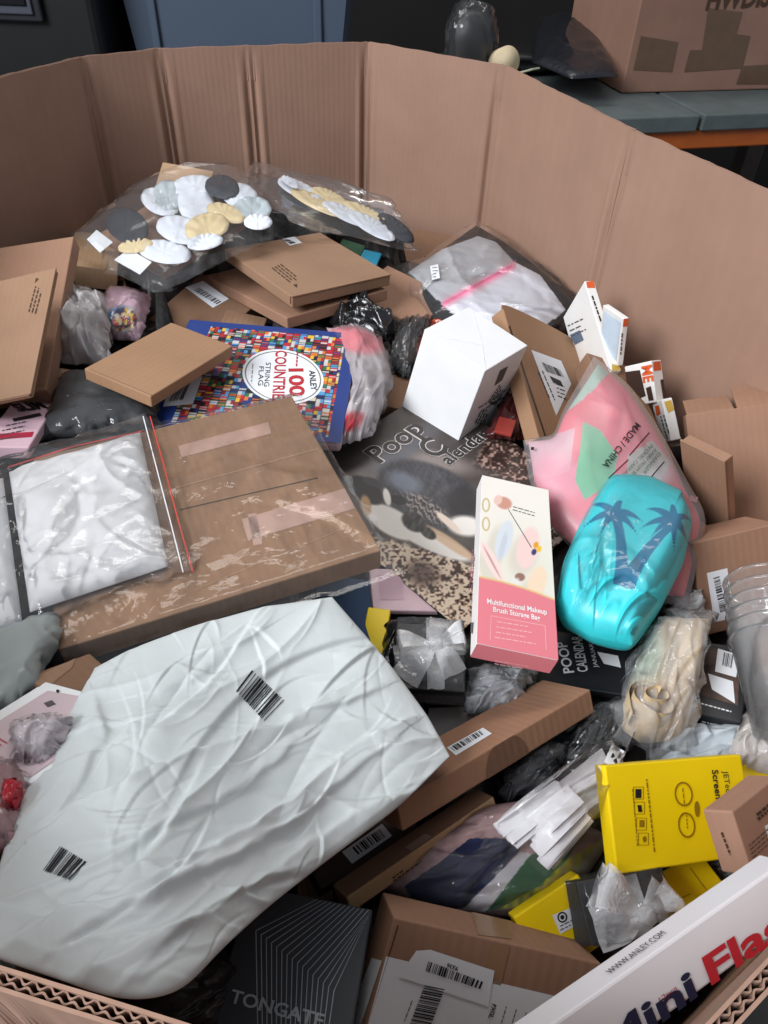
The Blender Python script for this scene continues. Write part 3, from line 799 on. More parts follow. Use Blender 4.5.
# --- white cube box
it = Item('white_box', 'plain white upright carton in the middle of the pile', 'box',
          dict(a=(424, 331), b=(484, 371), c=(527, 345), d=(472, 305), A=(397, 414), B=(457, 453), C=(492, 429)), .985, .11, None, n=(-.1, -.35, 1), sn=.6, sT=.6)
link_bm('body', box_bm(it.L, it.W, it.T, .001), WHITE, it.root)
for pq in (((474, 307), (482, 345), .8), ((482, 345), (485, 369), .8), ((446, 338), (482, 345), .5), ((428, 331), (482, 368), .6)): tape_line(it, 'top', pq[0], pq[1], pq[2], mat('pale_crease', (246, 246, 244)), 'fold_crease')
GINK = mat('grey_print', (86, 84, 84)); 
it.quad('right', [(494, 386), (500, 370), (508, 366), (502, 380)], GINK, 'square_print')
lines(it, 'right', (488, 402), (500, 384), 5, (1.6, .8), 1.0, GINK, seed=11)
lines(it, 'right', (478, 408), (502, 393), 2, (2, 3.5), 1.0, GINK, seed=12)
it.uvpoly('right', [it.loc('right', *p) for p in ((489, 404), (493, 405), (501, 398), (501, 395), (496, 401), (491, 402))], INK, 'tick_mark')
lines(it, 'right', (475, 423), (482, 408), 4, (2.2, .6), 1.2, GINK, seed=13)
# --- opened tan box with shipping label
it = Item('open_box', 'tan tuck-flap box standing open with a white shipping label', 'box',
          dict(a=(541, 440), b=(621, 470), c=(588, 347), d=(503, 312), A=(526, 440), D=(488, 316)), .893, .03, card('tan_board', (158, 122, 93)), n=(.5, -.3, .8), sn=.2)
it.quad('top', [(531, 350), (561, 361), (571, 384), (556, 416)], LABEL, 'shipping_label'); it.bars('top', [(541, 362), (560, 370), (565, 378), (546, 372)], 16, seed=9)
it.quad('top', [(549, 376), (560, 381), (563, 387), (553, 383)], INK, 'code_print', off=.0008); lines(it, 'top', (538, 372), (552, 405), 2, (4, -1), 1, seed=15); lines(it, 'top', (556, 384), (566, 388), 4, (.5, 4), 1, seed=16)
tape_line(it, 'top', (509, 326), (545, 436), 1.6, mat('slot_dark', (60, 42, 30)), 'slot')
fp = it.W; 
bm = bmesh.new(); vs = []
for t in np.linspace(0, math.pi, 14): vs.append((math.cos(t) * it.L * .5 , math.sin(t) ** .5 * .014))
lo_ = [bm.verts.new((x, it.W / 2 + y, it.T * .85)) for x, y in vs]; hi_ = [bm.verts.new((x, it.W / 2 + y, it.T * .85 + .0015)) for x, y in vs]
bm.faces.new(lo_[::-1]); bm.faces.new(hi_)
for i in range(13): bm.faces.new((lo_[i], lo_[i + 1], hi_[i + 1], hi_[i]))
bm.faces.new((lo_[13], lo_[0], hi_[0], hi_[13]))
link_bm('tuck_flap', bm, MATS['tan_board'], it.root)
# --- white ME boxes by the right wall
OR = mat('orange_print', (214, 92, 44), rough=.45); MEW = mat('me_white', (228, 226, 222), rough=.45, var=.03)
def me_box(label, corr, z, T, n, side=None):
    it = Item('retail_box', label, 'box', corr, z, T, MEW, n=n, sn=.5, group='slim white boxes by the right wall'); return it
it = me_box('slim white box with orange corner lettering, tallest at the right wall', dict(a=(610, 371), b=(622, 372), c=(593.5, 279), d=(586, 281), D=(562, 319), A=(588, 402)), .95, .05, (.5, -.7, .5))
it.quad('top', [(587, 288), (595, 288), (593, 280), (586, 282)], OR, 'orange_corner')
lines(it, 'top', (592, 296), (604, 331), 1, (2, 0), 1.6, INK, seed=21); lines(it, 'left', (568, 326), (585, 318), 3, (2, 5), 1.2, GINK, seed=22)
it.quad('left', [(570, 335), (580, 330), (584, 340), (575, 345)], mat('print_blue_grey', (96, 110, 130)), 'window_print')
it.quad('top', [(612, 364), (619, 366), (621, 372), (612, 371)], mat('gold_print', (196, 160, 70)), 'gold_mark')
it = me_box('slim white box with pale blue face, between two others at the right wall', dict(a=(617, 366), b=(623, 367), c=(629.5, 317), d=(623.5, 318), D=(602, 306), A=(599, 350)), .955, .04, (.6, -.7, .4))
it.quad('top', [(621.5, 327), (628.5, 326), (629.5, 318), (623.5, 319)], OR, 'orange_corner'); lines(it, 'top', (622, 333), (620, 360), 1, (2, 0), 1.4, GINK, seed=23)
it.frac('left', .1, .08, .9, .92, mat('pale_blue_print', (196, 212, 226)), 'face_print')
it = me_box('white box with dark window and large orange letters at the right wall', dict(a=(655, 402), b=(667, 400), c=(660.5, 360), d=(652.5, 361), D=(624, 366), A=(630, 408)), .925, .04, (.5, -.7, .5))
it.text('left', 'ME', (642, 366.5), (644, 383), OR, hpx=(652, 365), off=.001, bold=.03)
it.quad('left', [(625, 372), (640, 370), (646, 396), (630, 402)], mat('window_dark', (62, 46, 40), rough=.2), 'window', off=.0005)
it.quad('left', [(646, 388), (651, 386), (654, 400), (649, 401)], MATS['window_dark'], 'window_slot', off=.0005)
it.quad('top', [(660, 380), (663, 379), (666, 398), (663, 399)], MATS['window_dark'], 'side_slot'); it.quad('top', [(653.5, 371), (661, 370), (660, 361), (653, 362)], OR, 'orange_corner')
it = me_box('lowest white box with a gold mark at the right wall, beside the standing brown box', dict(a=(671, 442), b=(681, 436), c=(672, 398), d=(662, 400), D=(652, 402), A=(661, 446)), .90, .03, (.5, -.7, .5))
it.quad('top', [(664, 402), (671, 400), (674, 410), (668, 413)], mat('gold_print', (196, 160, 70)), 'gold_mark'); it.quad('top', [(675, 412), (677, 411), (682, 436), (680, 437)], MATS['window_dark'], 'side_slot')
lines(it, 'left', (661, 416), (668, 440), 2, (3, -1), 1.3, GINK, seed=25); it.quad('left', [(655, 406), (659, 405), (661, 414), (657, 416)], OR, 'orange_corner')
it = Item('flat_box', 'brown box face between the frosted pink bag and white boxes', 'box',
          dict(a=(632, 478), b=(688, 492), c=(632, 368), d=(588, 352)), .905, .03, KRAFT_D, n=(.2, -.5, .8))
# --- right wall brown boxes
it = Item('carton', 'large brown carton with bent top flaps against the right bin wall', 'box',
          dict(a=(700, 545), b=(800, 535), c=(790, 402), d=(684, 414)), .885, .05, KRAFT_R, n=(-.4, -.6, .6), sn=.08)
bm = box_bm(it.L * .47, .05, .003, .0006, cx=-it.L * .25); o = link_bm('flap', bm, KRAFT_R, it.root); o.matrix_local = Matrix.Translation((0, it.W / 2 - .002, it.T - .004)) @ Matrix.Rotation(-1.2, 4, 'X') @ Matrix.Translation((0, .025, 0))
bm = box_bm(it.L * .47, .05, .003, .0006, cx=it.L * .25); o = link_bm('flap', bm, KRAFT_R, it.root); o.matrix_local = Matrix.Translation((0, it.W / 2 - .002, it.T - .004)) @ Matrix.Rotation(-1.0, 4, 'X') @ Matrix.Translation((0, .025, 0))
it = Item('flat_box', 'flat brown box standing on edge in front of the bent-flap carton at right', 'box',
          dict(a=(690, 520), b=(727, 532), c=(724, 462), d=(678, 435), C=(736, 460), B=(738, 531), D=(688, 432)), .915, .018, KRAFT_R, n=(-.5, -.75, .45), sn=.12, lid=True)
it = Item('carton', 'brown carton with an upright white barcode label at the right edge', 'box',
          dict(a=(706, 636), b=(785, 615), c=(782, 521), d=(690, 545)), .885, .05, KRAFT_R, n=(-.1, -.5, .85), sn=.06)
it.quad('top', [(706.6, 573), (727, 568), (734.5, 618), (714, 622)], LABEL, 'barcode_label'); it.bars('top', [(713, 578), (720, 614), (726, 612), (719, 576)], 20, seed=31); lines(it, 'top', (727, 578), (732, 612), 1, (-3, 0), 1, GINK, seed=32)
# --- calendar
def cat(px, py, u, v):
    n1 = fbm(px / 18, py / 18, 3); n2 = fbm(px / 6, py / 6, 31); col = np.array([78., 70., 66.]) + n1[:, None] * 18
    col = over(col, (138, 124, 118), ell(px, py, 370, 474, 24, 11, -30, .9)); col = over(col, (160, 146, 140), ell(px, py, 440, 462, 34, 9, 12, .9) * .7)
    col = over(col, (96, 98, 106), ell(px, py, 400, 450, 40, 12, -35, .7) * .7); col = over(col, (60, 54, 52), ell(px, py, 345, 448, 22, 12, -35, .8) * .8)
    sp = vnoise(px / 2.2, py / 1.9, 9) + .55 * vnoise(px / 4.2, py / 3.6, 12)
    def gravel(a, b, c, t0, t1): return np.where((sp > t1)[:, None], np.array(a, float), np.where((sp > t0)[:, None], np.array(b, float), np.array(c, float))) + n1[:, None] * 14
    g1 = gravel((222, 200, 176), (160, 126, 104), (58, 38, 34), -.35, .0)
    lower = np.clip((py - 538 - (px - 384) * .30 + n2 * 5) / 5 + .5, 0, 1); col = col * (1 - lower[:, None]) + g1 * lower[:, None]
    dk = ell(px, py, 422, 574, 16, 12, 20, .8) * .7; col = over(col, (70, 46, 40), dk)
    g2 = gravel((178, 148, 134), (104, 78, 70), (58, 42, 38), .0, .5)
    up = np.clip((px - 474 + (py - 455) * .5) / 10, 0, 1) * np.clip((478 - py + (px - 490) * .55) / 12, 0, 1); col = col * (1 - up[:, None]) + g2 * up[:, None]
    lk = np.clip((px - 548) / 4, 0, 1) * np.clip((py - 488) / 4, 0, 1); col = col * (1 - lk[:, None]) + gravel((196, 176, 160), (110, 90, 82), (46, 38, 36), .0, .4) * lk[:, None]
    fur = fbm(px / 3 + py / 6, py / 10 - px / 14, 21); hair = np.sin(px * 1.1 - py * .7 + fur * 5)
    body = ell(px, py, 432, 496, 58, 30, 24, .14) * (px < 480); col = col * (1 - body[:, None]) + (np.array([64., 62., 66.]) + fur[:, None] * 20 + hair[:, None] * 5) * body[:, None]
    col = over(col, (112, 118, 130), ell(px, py, 404, 482, 18, 9, 24, .7) * .85); col = over(col, (36, 34, 36), ell(px, py, 462, 502, 16, 16, 0, .5) * .85)
    str_ = np.clip(ell(px, py, 424, 508, 26, 10, 30, .5) * (hair > .3), 0, 1); col = over(col, (176, 158, 146), str_ * .7)
    wh = np.maximum(np.maximum(ell(px, py, 392, 522, 30, 13, 30, .2), ell(px, py, 432, 542, 44, 9, 24, .25)), ell(px, py, 466, 526, 18, 10, 8, .4)); col = over(col, (234, 226, 218), wh)
    col = over(col, (208, 174, 142), ell(px, py, 450, 543, 30, 5, 34, .4) * .9); col = over(col, (226, 206, 190), ell(px, py, 448, 522, 16, 3.5, 40, .4))
    col = over(col, (42, 38, 40), ell(px, py, 366, 490, 20, 10, 38, .2)); col = over(col, (190, 148, 104), ell(px, py, 366, 505, 5, 10, -12, .4)); col = over(col, (36, 34, 36), ell(px, py, 398, 500, 9, 4.5, 15, .3)); col = over(col, (60, 58, 62), ell(px, py, 372, 482, 10, 4, 20, .4))
    col = over(col, (236, 228, 220), ell(px, py, 387, 497, 3.5, 9, -14, .3)); pt = np.maximum(ell(px, py, 414, 522, 13, 9, 30, .25), ell(px, py, 428, 533, 9, 5, 35, .3)); col = col * (1 - pt[:, None]) + (np.array([52., 48., 46.]) + fur[:, None] * 55) * pt[:, None]
    return col
it = Item('wall_calendar', 'glossy wall calendar showing a cat on gravel, under the white and pink boxes', 'calendar',
          dict(a=(277, 492), b=(463, 621), c=(606, 512), d=(432, 380)), .868, .006, BLACKC, n=(0, -.05, 1), sn=.1)
it.paint('top', 300, 260, cat, printed('calendar_print', .4, .3, bump=.2, bscale=14), 'cover_print')
OUT = mat('letter_outline', (214, 206, 200))
for tx, p0, p1, hp in (('Poop', (380, 464), (426, 430), (369, 448)), ('C', (436, 460), (449, 449), (421, 442)), ('alendar', (449, 466), (490, 436), (441, 456))):
    it.text('top', tx, p0, p1, OUT, hpx=hp, bold=.05, off=.0008, name='letter_outline'); it.text('top', tx, p0, p1, mat('letter_fill', (58, 52, 50)), hpx=hp, bold=.022, off=.0014)
it.text('top', 'ER 2025', (551, 531), (577, 507), OUT, hpx=(546, 525), off=.0008)
it = Item('wall_calendar', 'black calendar edge with white outlined title, below the teal package', 'calendar',
          dict(a=(536, 684), b=(628, 694), c=(634, 642), d=(548, 628)), .855, .008, BLACKC)
it.text('top', 'POOP', (574, 673), (566, 642), LABEL, hpx=(564, 675), bold=.02); it.text('top', 'CALENDAR', (588, 672), (581, 636), LABEL, hpx=(578, 674), bold=.02); it.text('top', 'JANUARY', (598, 668), (592, 640), LABEL, hpx=(594, 669))
it.quad('top', [(597, 652), (618, 656), (621, 668), (604, 664)], LABEL, 'barcode_label')
# --- makeup bag box
PINK = mat('pink_card', (226, 130, 140), rough=.4, var=.03); CREAM = (236, 230, 218)
def makeup(px, py, u, v):
    col = np.tile(np.array([238., 232., 222.]), (len(u), 1)) + fbm(px / 30, py / 30, 4)[:, None] * 4
    col = over(col, (226, 222, 206), ell(px, py, 515, 580, 60, 50, 0, .9) * .8)
    sh = (214, 206, 190)
    for cx, cy, rx, ry, a in ((500, 545, 9, 22, 10), (527, 553, 14, 20, 15), (534, 592, 11, 18, 20), (494, 572, 7, 26, -30)): col = over(col, sh, ell(px, py, cx - 4, cy + 3, rx, ry, a, .5) * .8)
    col = over(col, (212, 218, 224), ell(px, py, 504, 540, 8, 20, 14, .25)); col = over(col, (190, 196, 204), ell(px, py, 503, 546, 3, 14, 14, .5) * .6)
    col = over(col, (240, 208, 202), ell(px, py, 528, 548, 11, 21, 12, .25)); col = over(col, (242, 214, 208), ell(px, py, 492, 562, 5.5, 22, -28, .25))
    col = over(col, (196, 150, 140), ell(px, py, 492, 562, 1, 18, -28, .5)); col = over(col, (240, 214, 186), ell(px, py, 537, 582, 9, 16, 18, .3))
    col = over(col, (206, 150, 132), ell(px, py, 504, 503, 8, 6, 20, .3)); col = over(col, (232, 196, 184), ell(px, py, 498, 500, 4, 5, 20, .3))
    col = over(col, (150, 112, 100), ell(px, py, 520, 577, 5, 4, 10, .3)); col = over(col, (230, 226, 220), ell(px, py, 513, 586, 4, 9, 35, .4))
    for cx, cy, c in ((536, 545, (226, 160, 40)), (539, 549, (240, 190, 60)), (534, 552, (60, 60, 110))): col = over(col, c, ell(px, py, cx, cy, 2.4, 3.2, 20, .4))
    for cx, cy in ((486, 505), (486, 524)): col = over(col, (196, 176, 120), np.clip(ell(px, py, cx, cy, 4, 7, 0, .2) - ell(px, py, cx, cy, 2.6, 5.5, 0, .2), 0, 1))
    bl = v - (.345 - .04 * u + .012 * np.sin(u * 3.1)); pk = np.clip(-bl / .004 + .5, 0, 1)
    col = over(col, (226, 128, 138), pk); col = over(col, (226, 190, 120), np.exp(-((bl - .004) / .005) ** 2))
    return col
it = Item('cosmetic_box', 'tall pink and cream makeup bag box lying on the cat calendar', 'box',
          dict(a=(479, 645), b=(555, 658), c=(547, 492), d=(485, 475), A=(466, 657), B=(554, 673), D=(475, 488)), .94, .03, mat('cream_card', (232, 228, 224), rough=.4, var=.02), n=(.3, -.1, .95), sn=.15)
it.paint('top', 110, 220, makeup, printed('makeup_print', .35), 'cover_print')
it.frac('front', .003, .01, .997, .99, PINK, 'pink_end')
PW = mat('white_ink', (248, 238, 238))
it.text('top', 'Multifunctional Makeup', (487, 604), (547, 615), PW, hpx=(487, 599), bold=.02); it.text('top', 'Brush Storage Bag', (493, 612), (540, 621), PW, hpx=(493, 607), bold=.02)
PKL = mat('pale_pink_ink', (240, 184, 188)); lines(it, 'top', (497, 622), (540, 629), 4, (-.8, 5.2), .9, PKL, seed=41)
for pq in (((491, 616), (545, 626)), ((491, 616), (490, 640)), ((545, 626), (546, 650))): tape_line(it, 'top', *pq, .5, PKL, 'frame_line')
lines(it, 'top', (513, 507), (541, 515), 2, (-.5, 3), .8, GINK, seed=42); lines(it, 'left', (470, 590), (474, 540), 2, (2, 0), .9, mat('mauve_ink', (150, 90, 110)), seed=43); lines(it, 'front', (495, 660), (530, 666), 2, (-.5, 3), .8, PKL, seed=44)
it.quad('left', [(467, 640), (473, 634), (474, 622), (469, 628)], GINK, 'code_print')
it.uvpoly('top', [it.loc('top', *p) for p in ((508, 510), (531, 548), (531.6, 547.4), (508.6, 509.6))], GINK, 'thin_line')
# --- big clear-bagged flat box
it = Item('flat_box', 'wide flat brown box sealed in a clear bag with taped seams, left of centre', 'box',
          dict(a=(58, 650), b=(381, 550), c=(292, 396), B=(381, 568)), .945, .02, card('bagged_board', (152, 118, 90)), n=(0, -.05, 1), sn=.12)
BIGBOX = it
tape_line(it, 'top', (180, 452), (270, 428), 12, TAPE_P); tape_line(it, 'top', (245, 530), (352, 498), 22, TAPE_P)
tape_line(it, 'top', (252, 514), (258, 545), 9, TAPE_P, 'tape_end')
tape_line(it, 'top', (180, 510), (318, 478), .9, mat('slot_dark', (60, 42, 30)), 'board_seam'); tape_line(it, 'top', (176, 488), (318, 449), .9, mat('pale_kraft', (206, 172, 136)), 'film_seam'); tape_line(it, 'top', (195, 590), (340, 530), .6, mat('pale_kraft', (206, 172, 136)), 'film_seam')
L2, W2, T2 = it.L / 2, it.W / 2, it.T
def film_over(it, grow=.006, lift=.0025, seed=1, m=FILM, flap=(.02, .03), n=70, amp=.0022):
    """bag film: hugging the box, flat margins beyond it"""
    mx, my = it.L / 2 + flap[0], it.W / 2 + flap[1]
    X, Y = np.meshgrid(np.linspace(-mx, mx, n), np.linspace(-my, my, n))
    dx = np.maximum(np.abs(X) - it.L / 2 - .001, 0) ; dy = np.maximum(np.abs(Y) - it.W / 2 - .001, 0)
    d = np.sqrt(dx ** 2 + dy ** 2)
    Z = it.T * .55 + (it.T * .45 + lift) * np.clip(1 - d / .012, 0, 1) ** .7 + folds(seed, 40, amp, .03, .25)(X / mx / 2 + .5, Y / my / 2 + .5) * .8
    ins = (dx + dy) <= 0; Z = np.where(ins, np.maximum(Z, it.T + lift * .5), Z)
    Xj = X + .004 * vnoise(Y * 60, X * 0, seed) * (np.abs(X) > it.L / 2 + .01); Yj = Y + .004 * vnoise(X * 60, Y * 0, seed + 2) * (np.abs(Y) > it.W / 2 + .01)
    v = np.stack([Xj, Yj, Z], -1).reshape(-1, 3); idx = np.arange(n * n).reshape(n, n)
    fc = np.stack([idx[:-1, :-1], idx[:-1, 1:], idx[1:, 1:], idx[1:, :-1]], -1).reshape(-1, 4)
    return link_mesh('clear_bag', v, fc, m, it.root, smooth=True)
film_over(it, flap=(.012, .022), seed=5, m=FILM_L)
# --- small things showing between the big ones
it = Item('blue_book', 'navy blue booklet edge between the bagged flat box and the yellow card', 'book', dict(a=(318, 640), b=(374, 656), c=(372, 578), d=(312, 574)), .878, .012, mat('navy_card', (38, 66, 98), rough=.35))
it.frac('right', .02, .1, .98, .9, LABEL, 'page_edges')
it = Item('yellow_card', 'yellow card corner beside the ribboned black gift box', 'box', dict(a=(360, 662), b=(380, 660), c=(393, 612), d=(366, 604)), .872, .01, YELLOW)
it = Item('pink_card_pack', 'pale pink flat pack tucked under the cat calendar corner', 'packet', dict(a=(374, 612), b=(446, 610), c=(440, 572), d=(368, 566)), .855, .006, mat('pale_pink_card', (222, 190, 198), rough=.35))
it.quad('top', [(378, 575), (402, 577), (404, 600), (380, 600)], mat('pale_pink_card2', (212, 176, 190)), 'print_panel')
it = Item('white_card_box', 'cream card box peeking out beneath the ribboned gift box', 'box', dict(a=(424, 748), b=(482, 742), c=(486, 706), d=(428, 706)), .838, .02, mat('cream_box', (224, 214, 204)))
# --- long tan box with label and round notch
it = Item('long_box', 'long tan box with white label and round notch beside the mailer tip', 'box',
          dict(a=(392, 803), b=(588, 694), c=(546, 676), d=(350, 784), A=(411, 830), B=(594, 712)), .895, .028, card('long_board', (150, 112, 88)), n=(0, 0, 1), sn=.3)
it.quad('top', [(447, 748), (483, 728), (492, 734), (456, 756)], LABEL, 'barcode_label'); it.bars('top', [(450, 748), (480, 731), (484, 735), (455, 752)], 18, seed=51)
disc(it, 'front', 508, 766, 21, card('notch_dark', (112, 82, 64)), 'thumb_notch')
it = Item('long_box', 'narrow tan box with pale printed side lying below the long labelled box', 'box',
          dict(a=(346, 898), b=(493, 798), c=(478, 790), d=(331, 884), A=(353, 914), B=(498, 808)), .875, .018, card('pale_side_board', (176, 140, 104)), n=(0, .25, 1), sn=.25)
it.frac('top', .01, .01, .99, .99, KRAFT_D, 'lid_panel'); lines(it, 'front', (405, 872), (462, 833), 1, (0, 3), 1.4, INKB, seed=53); lines(it, 'front', (392, 878), (404, 869), 2, (1, 3), 1.4, INKB, seed=54)
it.quad('top', [(405, 848), (425, 834), (432, 837), (412, 851)], TAPE_P, 'tape_tag')
it = Item('dark_box', 'dark brown box with a barcode sticker under the mailer edge', 'box', dict(a=(322, 890), b=(420, 832), c=(402, 798), d=(300, 850)), .85, .03, mat('dark_brown_card', (72, 56, 52), rough=.4))
it.quad('top', [(342, 852), (382, 824), (392, 836), (352, 864)], LABEL, 'barcode_label'); it.bars('top', [(352, 848), (380, 829), (386, 837), (358, 855)], 14, seed=55)
it = Item('red_packet', 'small red packet end poking out by the long tan box', 'packet', dict(a=(392, 808), b=(412, 804), c=(411, 788), d=(390, 790)), .893, .012, mat('red_plastic', (170, 40, 34), rough=.3))
it = Item('ribbed_pack', 'tan ribbed card pack under the narrow tan box', 'packet', dict(a=(296, 906), b=(334, 900), c=(330, 868), d=(298, 874)), .835, .03, KRAFT)
for k in range(6): tape_line(it, 'top', (300 + k * 5, 876), (306 + k * 5, 904), 1.6, KRAFT_D, 'rib')
# --- black window box and neighbours at right
it = Item('window_box', 'black box with clear window and barcode sticker at the right edge', 'box',
          dict(a=(684, 714), b=(742, 722), c=(750, 650), d=(704, 640), A=(684, 726), B=(744, 735)), .875, .03, BLACKC, n=(0, -.05, 1))
it.quad('top', [(702, 696), (738, 706), (740, 655), (707, 647)], mat('window_dark2', (88, 70, 62), rough=.1, var=.5, scale=60), 'window')
it.quad('top', [(715, 672), (736, 678), (740, 656), (718, 649)], LABEL, 'barcode_label', off=.0008); it.bars('top', [(722, 666), (732, 669), (734, 656), (724, 653)], 10, seed=61, off=.0012); it.quad('top', [(712, 690), (735, 704), (733, 682), (708, 674)], LABEL, 'leaflet', off=.0008)
lines(it, 'top', (712, 680), (732, 688), 3, (.5, 4), .8, GINK, seed=62); lines(it, 'top', (698, 703), (738, 714), 1, (0, 4), 1.4, LABEL, seed=63); lines(it, 'front', (702, 721), (730, 728), 1, (0, 4), 1.2, LABEL, seed=64)
it = Item('blue_packet', 'bright blue packet edge between beige bundle and black window box', 'packet', dict(a=(676, 708), b=(690, 712), c=(696, 664), d=(684, 660)), .868, .012, mat('bright_blue', (30, 128, 190), rough=.35))
# --- yellow screen protector boxes
it = Item('screen_box', 'bright yellow screen protector box with figure-eight print, largest yellow box', 'box',
          dict(a=(615, 875), b=(757, 852), c=(741, 755), d=(607, 765), A=(603, 874), D=(597, 764)), .91, .016, YELLOW, n=(.1, -.15, 1), sn=.04)
GOLD = mat('dark_gold_ink', (150, 112, 10))
oval(it, 'top', 683, 794, 9, 12.5, -8, GOLD, 'eight_ring', .0006, ring=.16); oval(it, 'top', 686, 825, 8.5, 13, -8, GOLD, 'eight_ring', .0006, ring=.16); oval(it, 'top', 696.5, 809, 2.6, 8, -4, GOLD, 'round_seal', .0006)
it.text('top', 'Screen', (711, 770), (715, 799), INK, hpx=(717, 769), bold=.02); it.text('top', 'JETech', (722, 771), (726, 797), INK, hpx=(727, 770))
lines(it, 'top', (646, 779), (654, 852), 1, (3, 0), 1.5, GOLD, seed=79, jit=0); lines(it, 'top', (682, 788), (684, 806), 1, (4, 0), 1, GOLD, seed=71); lines(it, 'top', (686, 815), (687, 833), 1, (4, 0), 1, GOLD, seed=72)
it.quad('top', [(635, 789), (641, 789), (641, 798), (635, 798)], INK, 'icon'); it.quad('top', [(637, 805), (641, 805), (642, 812), (638, 812)], INK, 'icon')
for cx, cy in ((638, 793), (639, 808), (641, 824), (643, 839)):
    for pq in (((cx-5, cy-6), (cx+5, cy-6)), ((cx+5, cy-6), (cx+5, cy+6)), ((cx+5, cy+6), (cx-5, cy+6)), ((cx-5, cy+6), (cx-5, cy-6))): tape_line(it, 'top', *pq, .6, GOLD, 'icon_frame')
it.quad('top', [(639, 820), (644, 820), (644, 827), (639, 827)], GOLD, 'icon'); oval(it, 'top', 644, 839, 2, 3, 0, GOLD, 'icon', .0006)
lines(it, 'top', (632, 789), (637, 846), 1, (3, 0), .9, GOLD, seed=73, jit=0)
it.quad('left', [(597, 764.5), (601, 764.5), (601, 772), (598, 772)], FILM_M, 'clear_sticker')
it = Item('small_carton', 'small brown carton with printed text resting on the yellow box', 'box',
          dict(a=(702, 810), b=(732, 811), d=(748, 775), A=(722, 872)), .945, .05, card('carton_small', (164, 126, 106)), n=(0, .1, 1), sn=.2, sT=.4)
lines(it, 'right', (756, 815), (784, 792), 2, (1, 4.5), 3.0, INKB, seed=76, jit=.1); lines(it, 'right', (748, 846), (775, 822), 4, (1.2, 4), 1, INKB, seed=75); lines(it, 'front', (722, 832), (731, 855), 1, (1, 0), 2.2, INKB, seed=78, jit=.05); it.quad('right', [(764, 826), (790, 812), (790, 830), (768, 840)], LABEL, 'barcode_label')
it = Item('screen_box', 'yellow box in a clear sleeve with small black emblem, by the shipping box', 'box',
          dict(a=(548, 985), b=(612, 936), c=(577, 876), d=(514, 918), C=(573, 868), D=(507, 911)), .872, .014, YELLOW, n=(0, .1, 1))
it.quad('top', [(552, 915), (570, 908), (577, 925), (560, 934)], LABEL, 'emblem_label'); oval(it, 'top', 562, 917, 5, 5.5, 0, INK, 'emblem', .0007, ring=.3); oval(it, 'top', 562, 917, 2, 2.4, 0, INK, 'emblem', .0007); lines(it, 'top', (560, 930), (574, 923), 2, (0, -4), 1, INK, seed=77)
it = Item('screen_box', 'yellow box with open tuck end under the big yellow box', 'box', dict(a=(652, 936), b=(726, 886), c=(700, 852), d=(622, 892)), .868, .014, YELLOW)
tape_line(it, 'top', (690, 868), (706, 890), .8, GOLD, 'tuck_slit'); tape_line(it, 'top', (662, 908), (690, 894), .8, GOLD, 'tuck_slit')
it = Item('screen_box', 'yellow box corner showing between the small carton and window box', 'box', dict(a=(736, 776), b=(770, 786), c=(772, 762), d=(742, 756)), .875, .014, YELLOW)
# --- shipping box with labels
it = Item('shipping_box', 'brown shipping box with large white address labels at the bottom edge', 'box',
          dict(a=(351.5, 1055), b=(577, 1105), c=(598, 964), d=(397, 922), D=(387, 891), C=(573, 931), A=(345, 1028)), .885, .05, KRAFT_R, n=(0, -.3, .9), sn=.3, sT=.5)
it.quad('top', [(352, 1050), (548, 1090), (556, 996), (386, 956)], LABEL, 'address_label', off=.0004); it.quad('top', [(398, 976), (488, 1006), (494, 970), (430, 949), (416, 950)], LABEL, 'route_label', off=.0009)
it.quad('left', [(372, 958), (383, 962), (360, 1030), (346, 1030)], LABEL, 'label_wrap')
it.bars('top', [(428, 960), (483, 981), (480, 988), (425, 970)], 26, seed=81, off=.0014); it.bars('top', [(424, 984), (408, 1026), (428, 1030), (444, 988)], 22, seed=82, off=.0014)
it.text('top', '9336', (458, 966), (447, 962), INK, hpx=(457, 970), off=.0014, bold=.02); lines(it, 'top', (460, 967), (477, 973), 1, (0, 2), 1.2, GINK, seed=86)
it.text('top', 'PXGL', (492, 1003), (488, 1017), INK, hpx=(496, 1004), bold=.03, off=.0009); lines(it, 'top', (506, 1006), (500, 1026), 4, (10, 3), 1, GINK, seed=83); lines(it, 'top', (412, 1000), (402, 1026), 1, (3, 0), 1, GINK, seed=84)
tape_line(it, 'top', (500, 945), (491, 983), 20, TAPE); tape_line(it, 'back', (482, 905), (500, 945), 26, TAPE); tape_line(it, 'top', (398, 925), (356, 1040), 1.2, mat('slot_dark', (60, 42, 30)), 'edge_slot')
# --- TONGATE box
it = Item('printed_box', 'black box with grey chevron line pattern and grey brand lettering, bottom centre', 'box',
          dict(a=(188, 1072), b=(343, 1068), c=(375, 921), d=(262, 876)), .905, .05, mat('charcoal_card', (62, 65, 70), rough=.45, var=.05), n=(0, -.1, 1), sn=.012)
GL = mat('silver_grey_ink', (176, 184, 188), rough=.4)
it.text('top', 'TONGATE', (229, 1002), (322, 1028), GL, hpx=(232, 989), bold=.02); lines(it, 'top', (254, 926), (280, 908), 1, (0, 3), 1, mat('dim_ink', (74, 78, 82)), seed=91)
pl = []
for k in range(16):
    c0 = np.array((256 + k * 5.2, 931 + k * 4.0)); up = np.array((308 + k * 4.6, 892 + k * 2.2)); dn = np.array((258 + k * 4.6, 1040 - k * 0))
    for p, q in ((c0, up + (up - c0) * .25), (c0, dn)):
        d = (q - p) / np.linalg.norm(q - p); n_ = np.array((-d[1], d[0])) * .45
        pl.append([np.clip(it.loc('top', *x), [.001, .001], [it.L - .001, it.W - .001]) for x in (p - n_, q - n_, q + n_, p + n_)])
it.polys('top', pl, GL, 'chevron_lines')
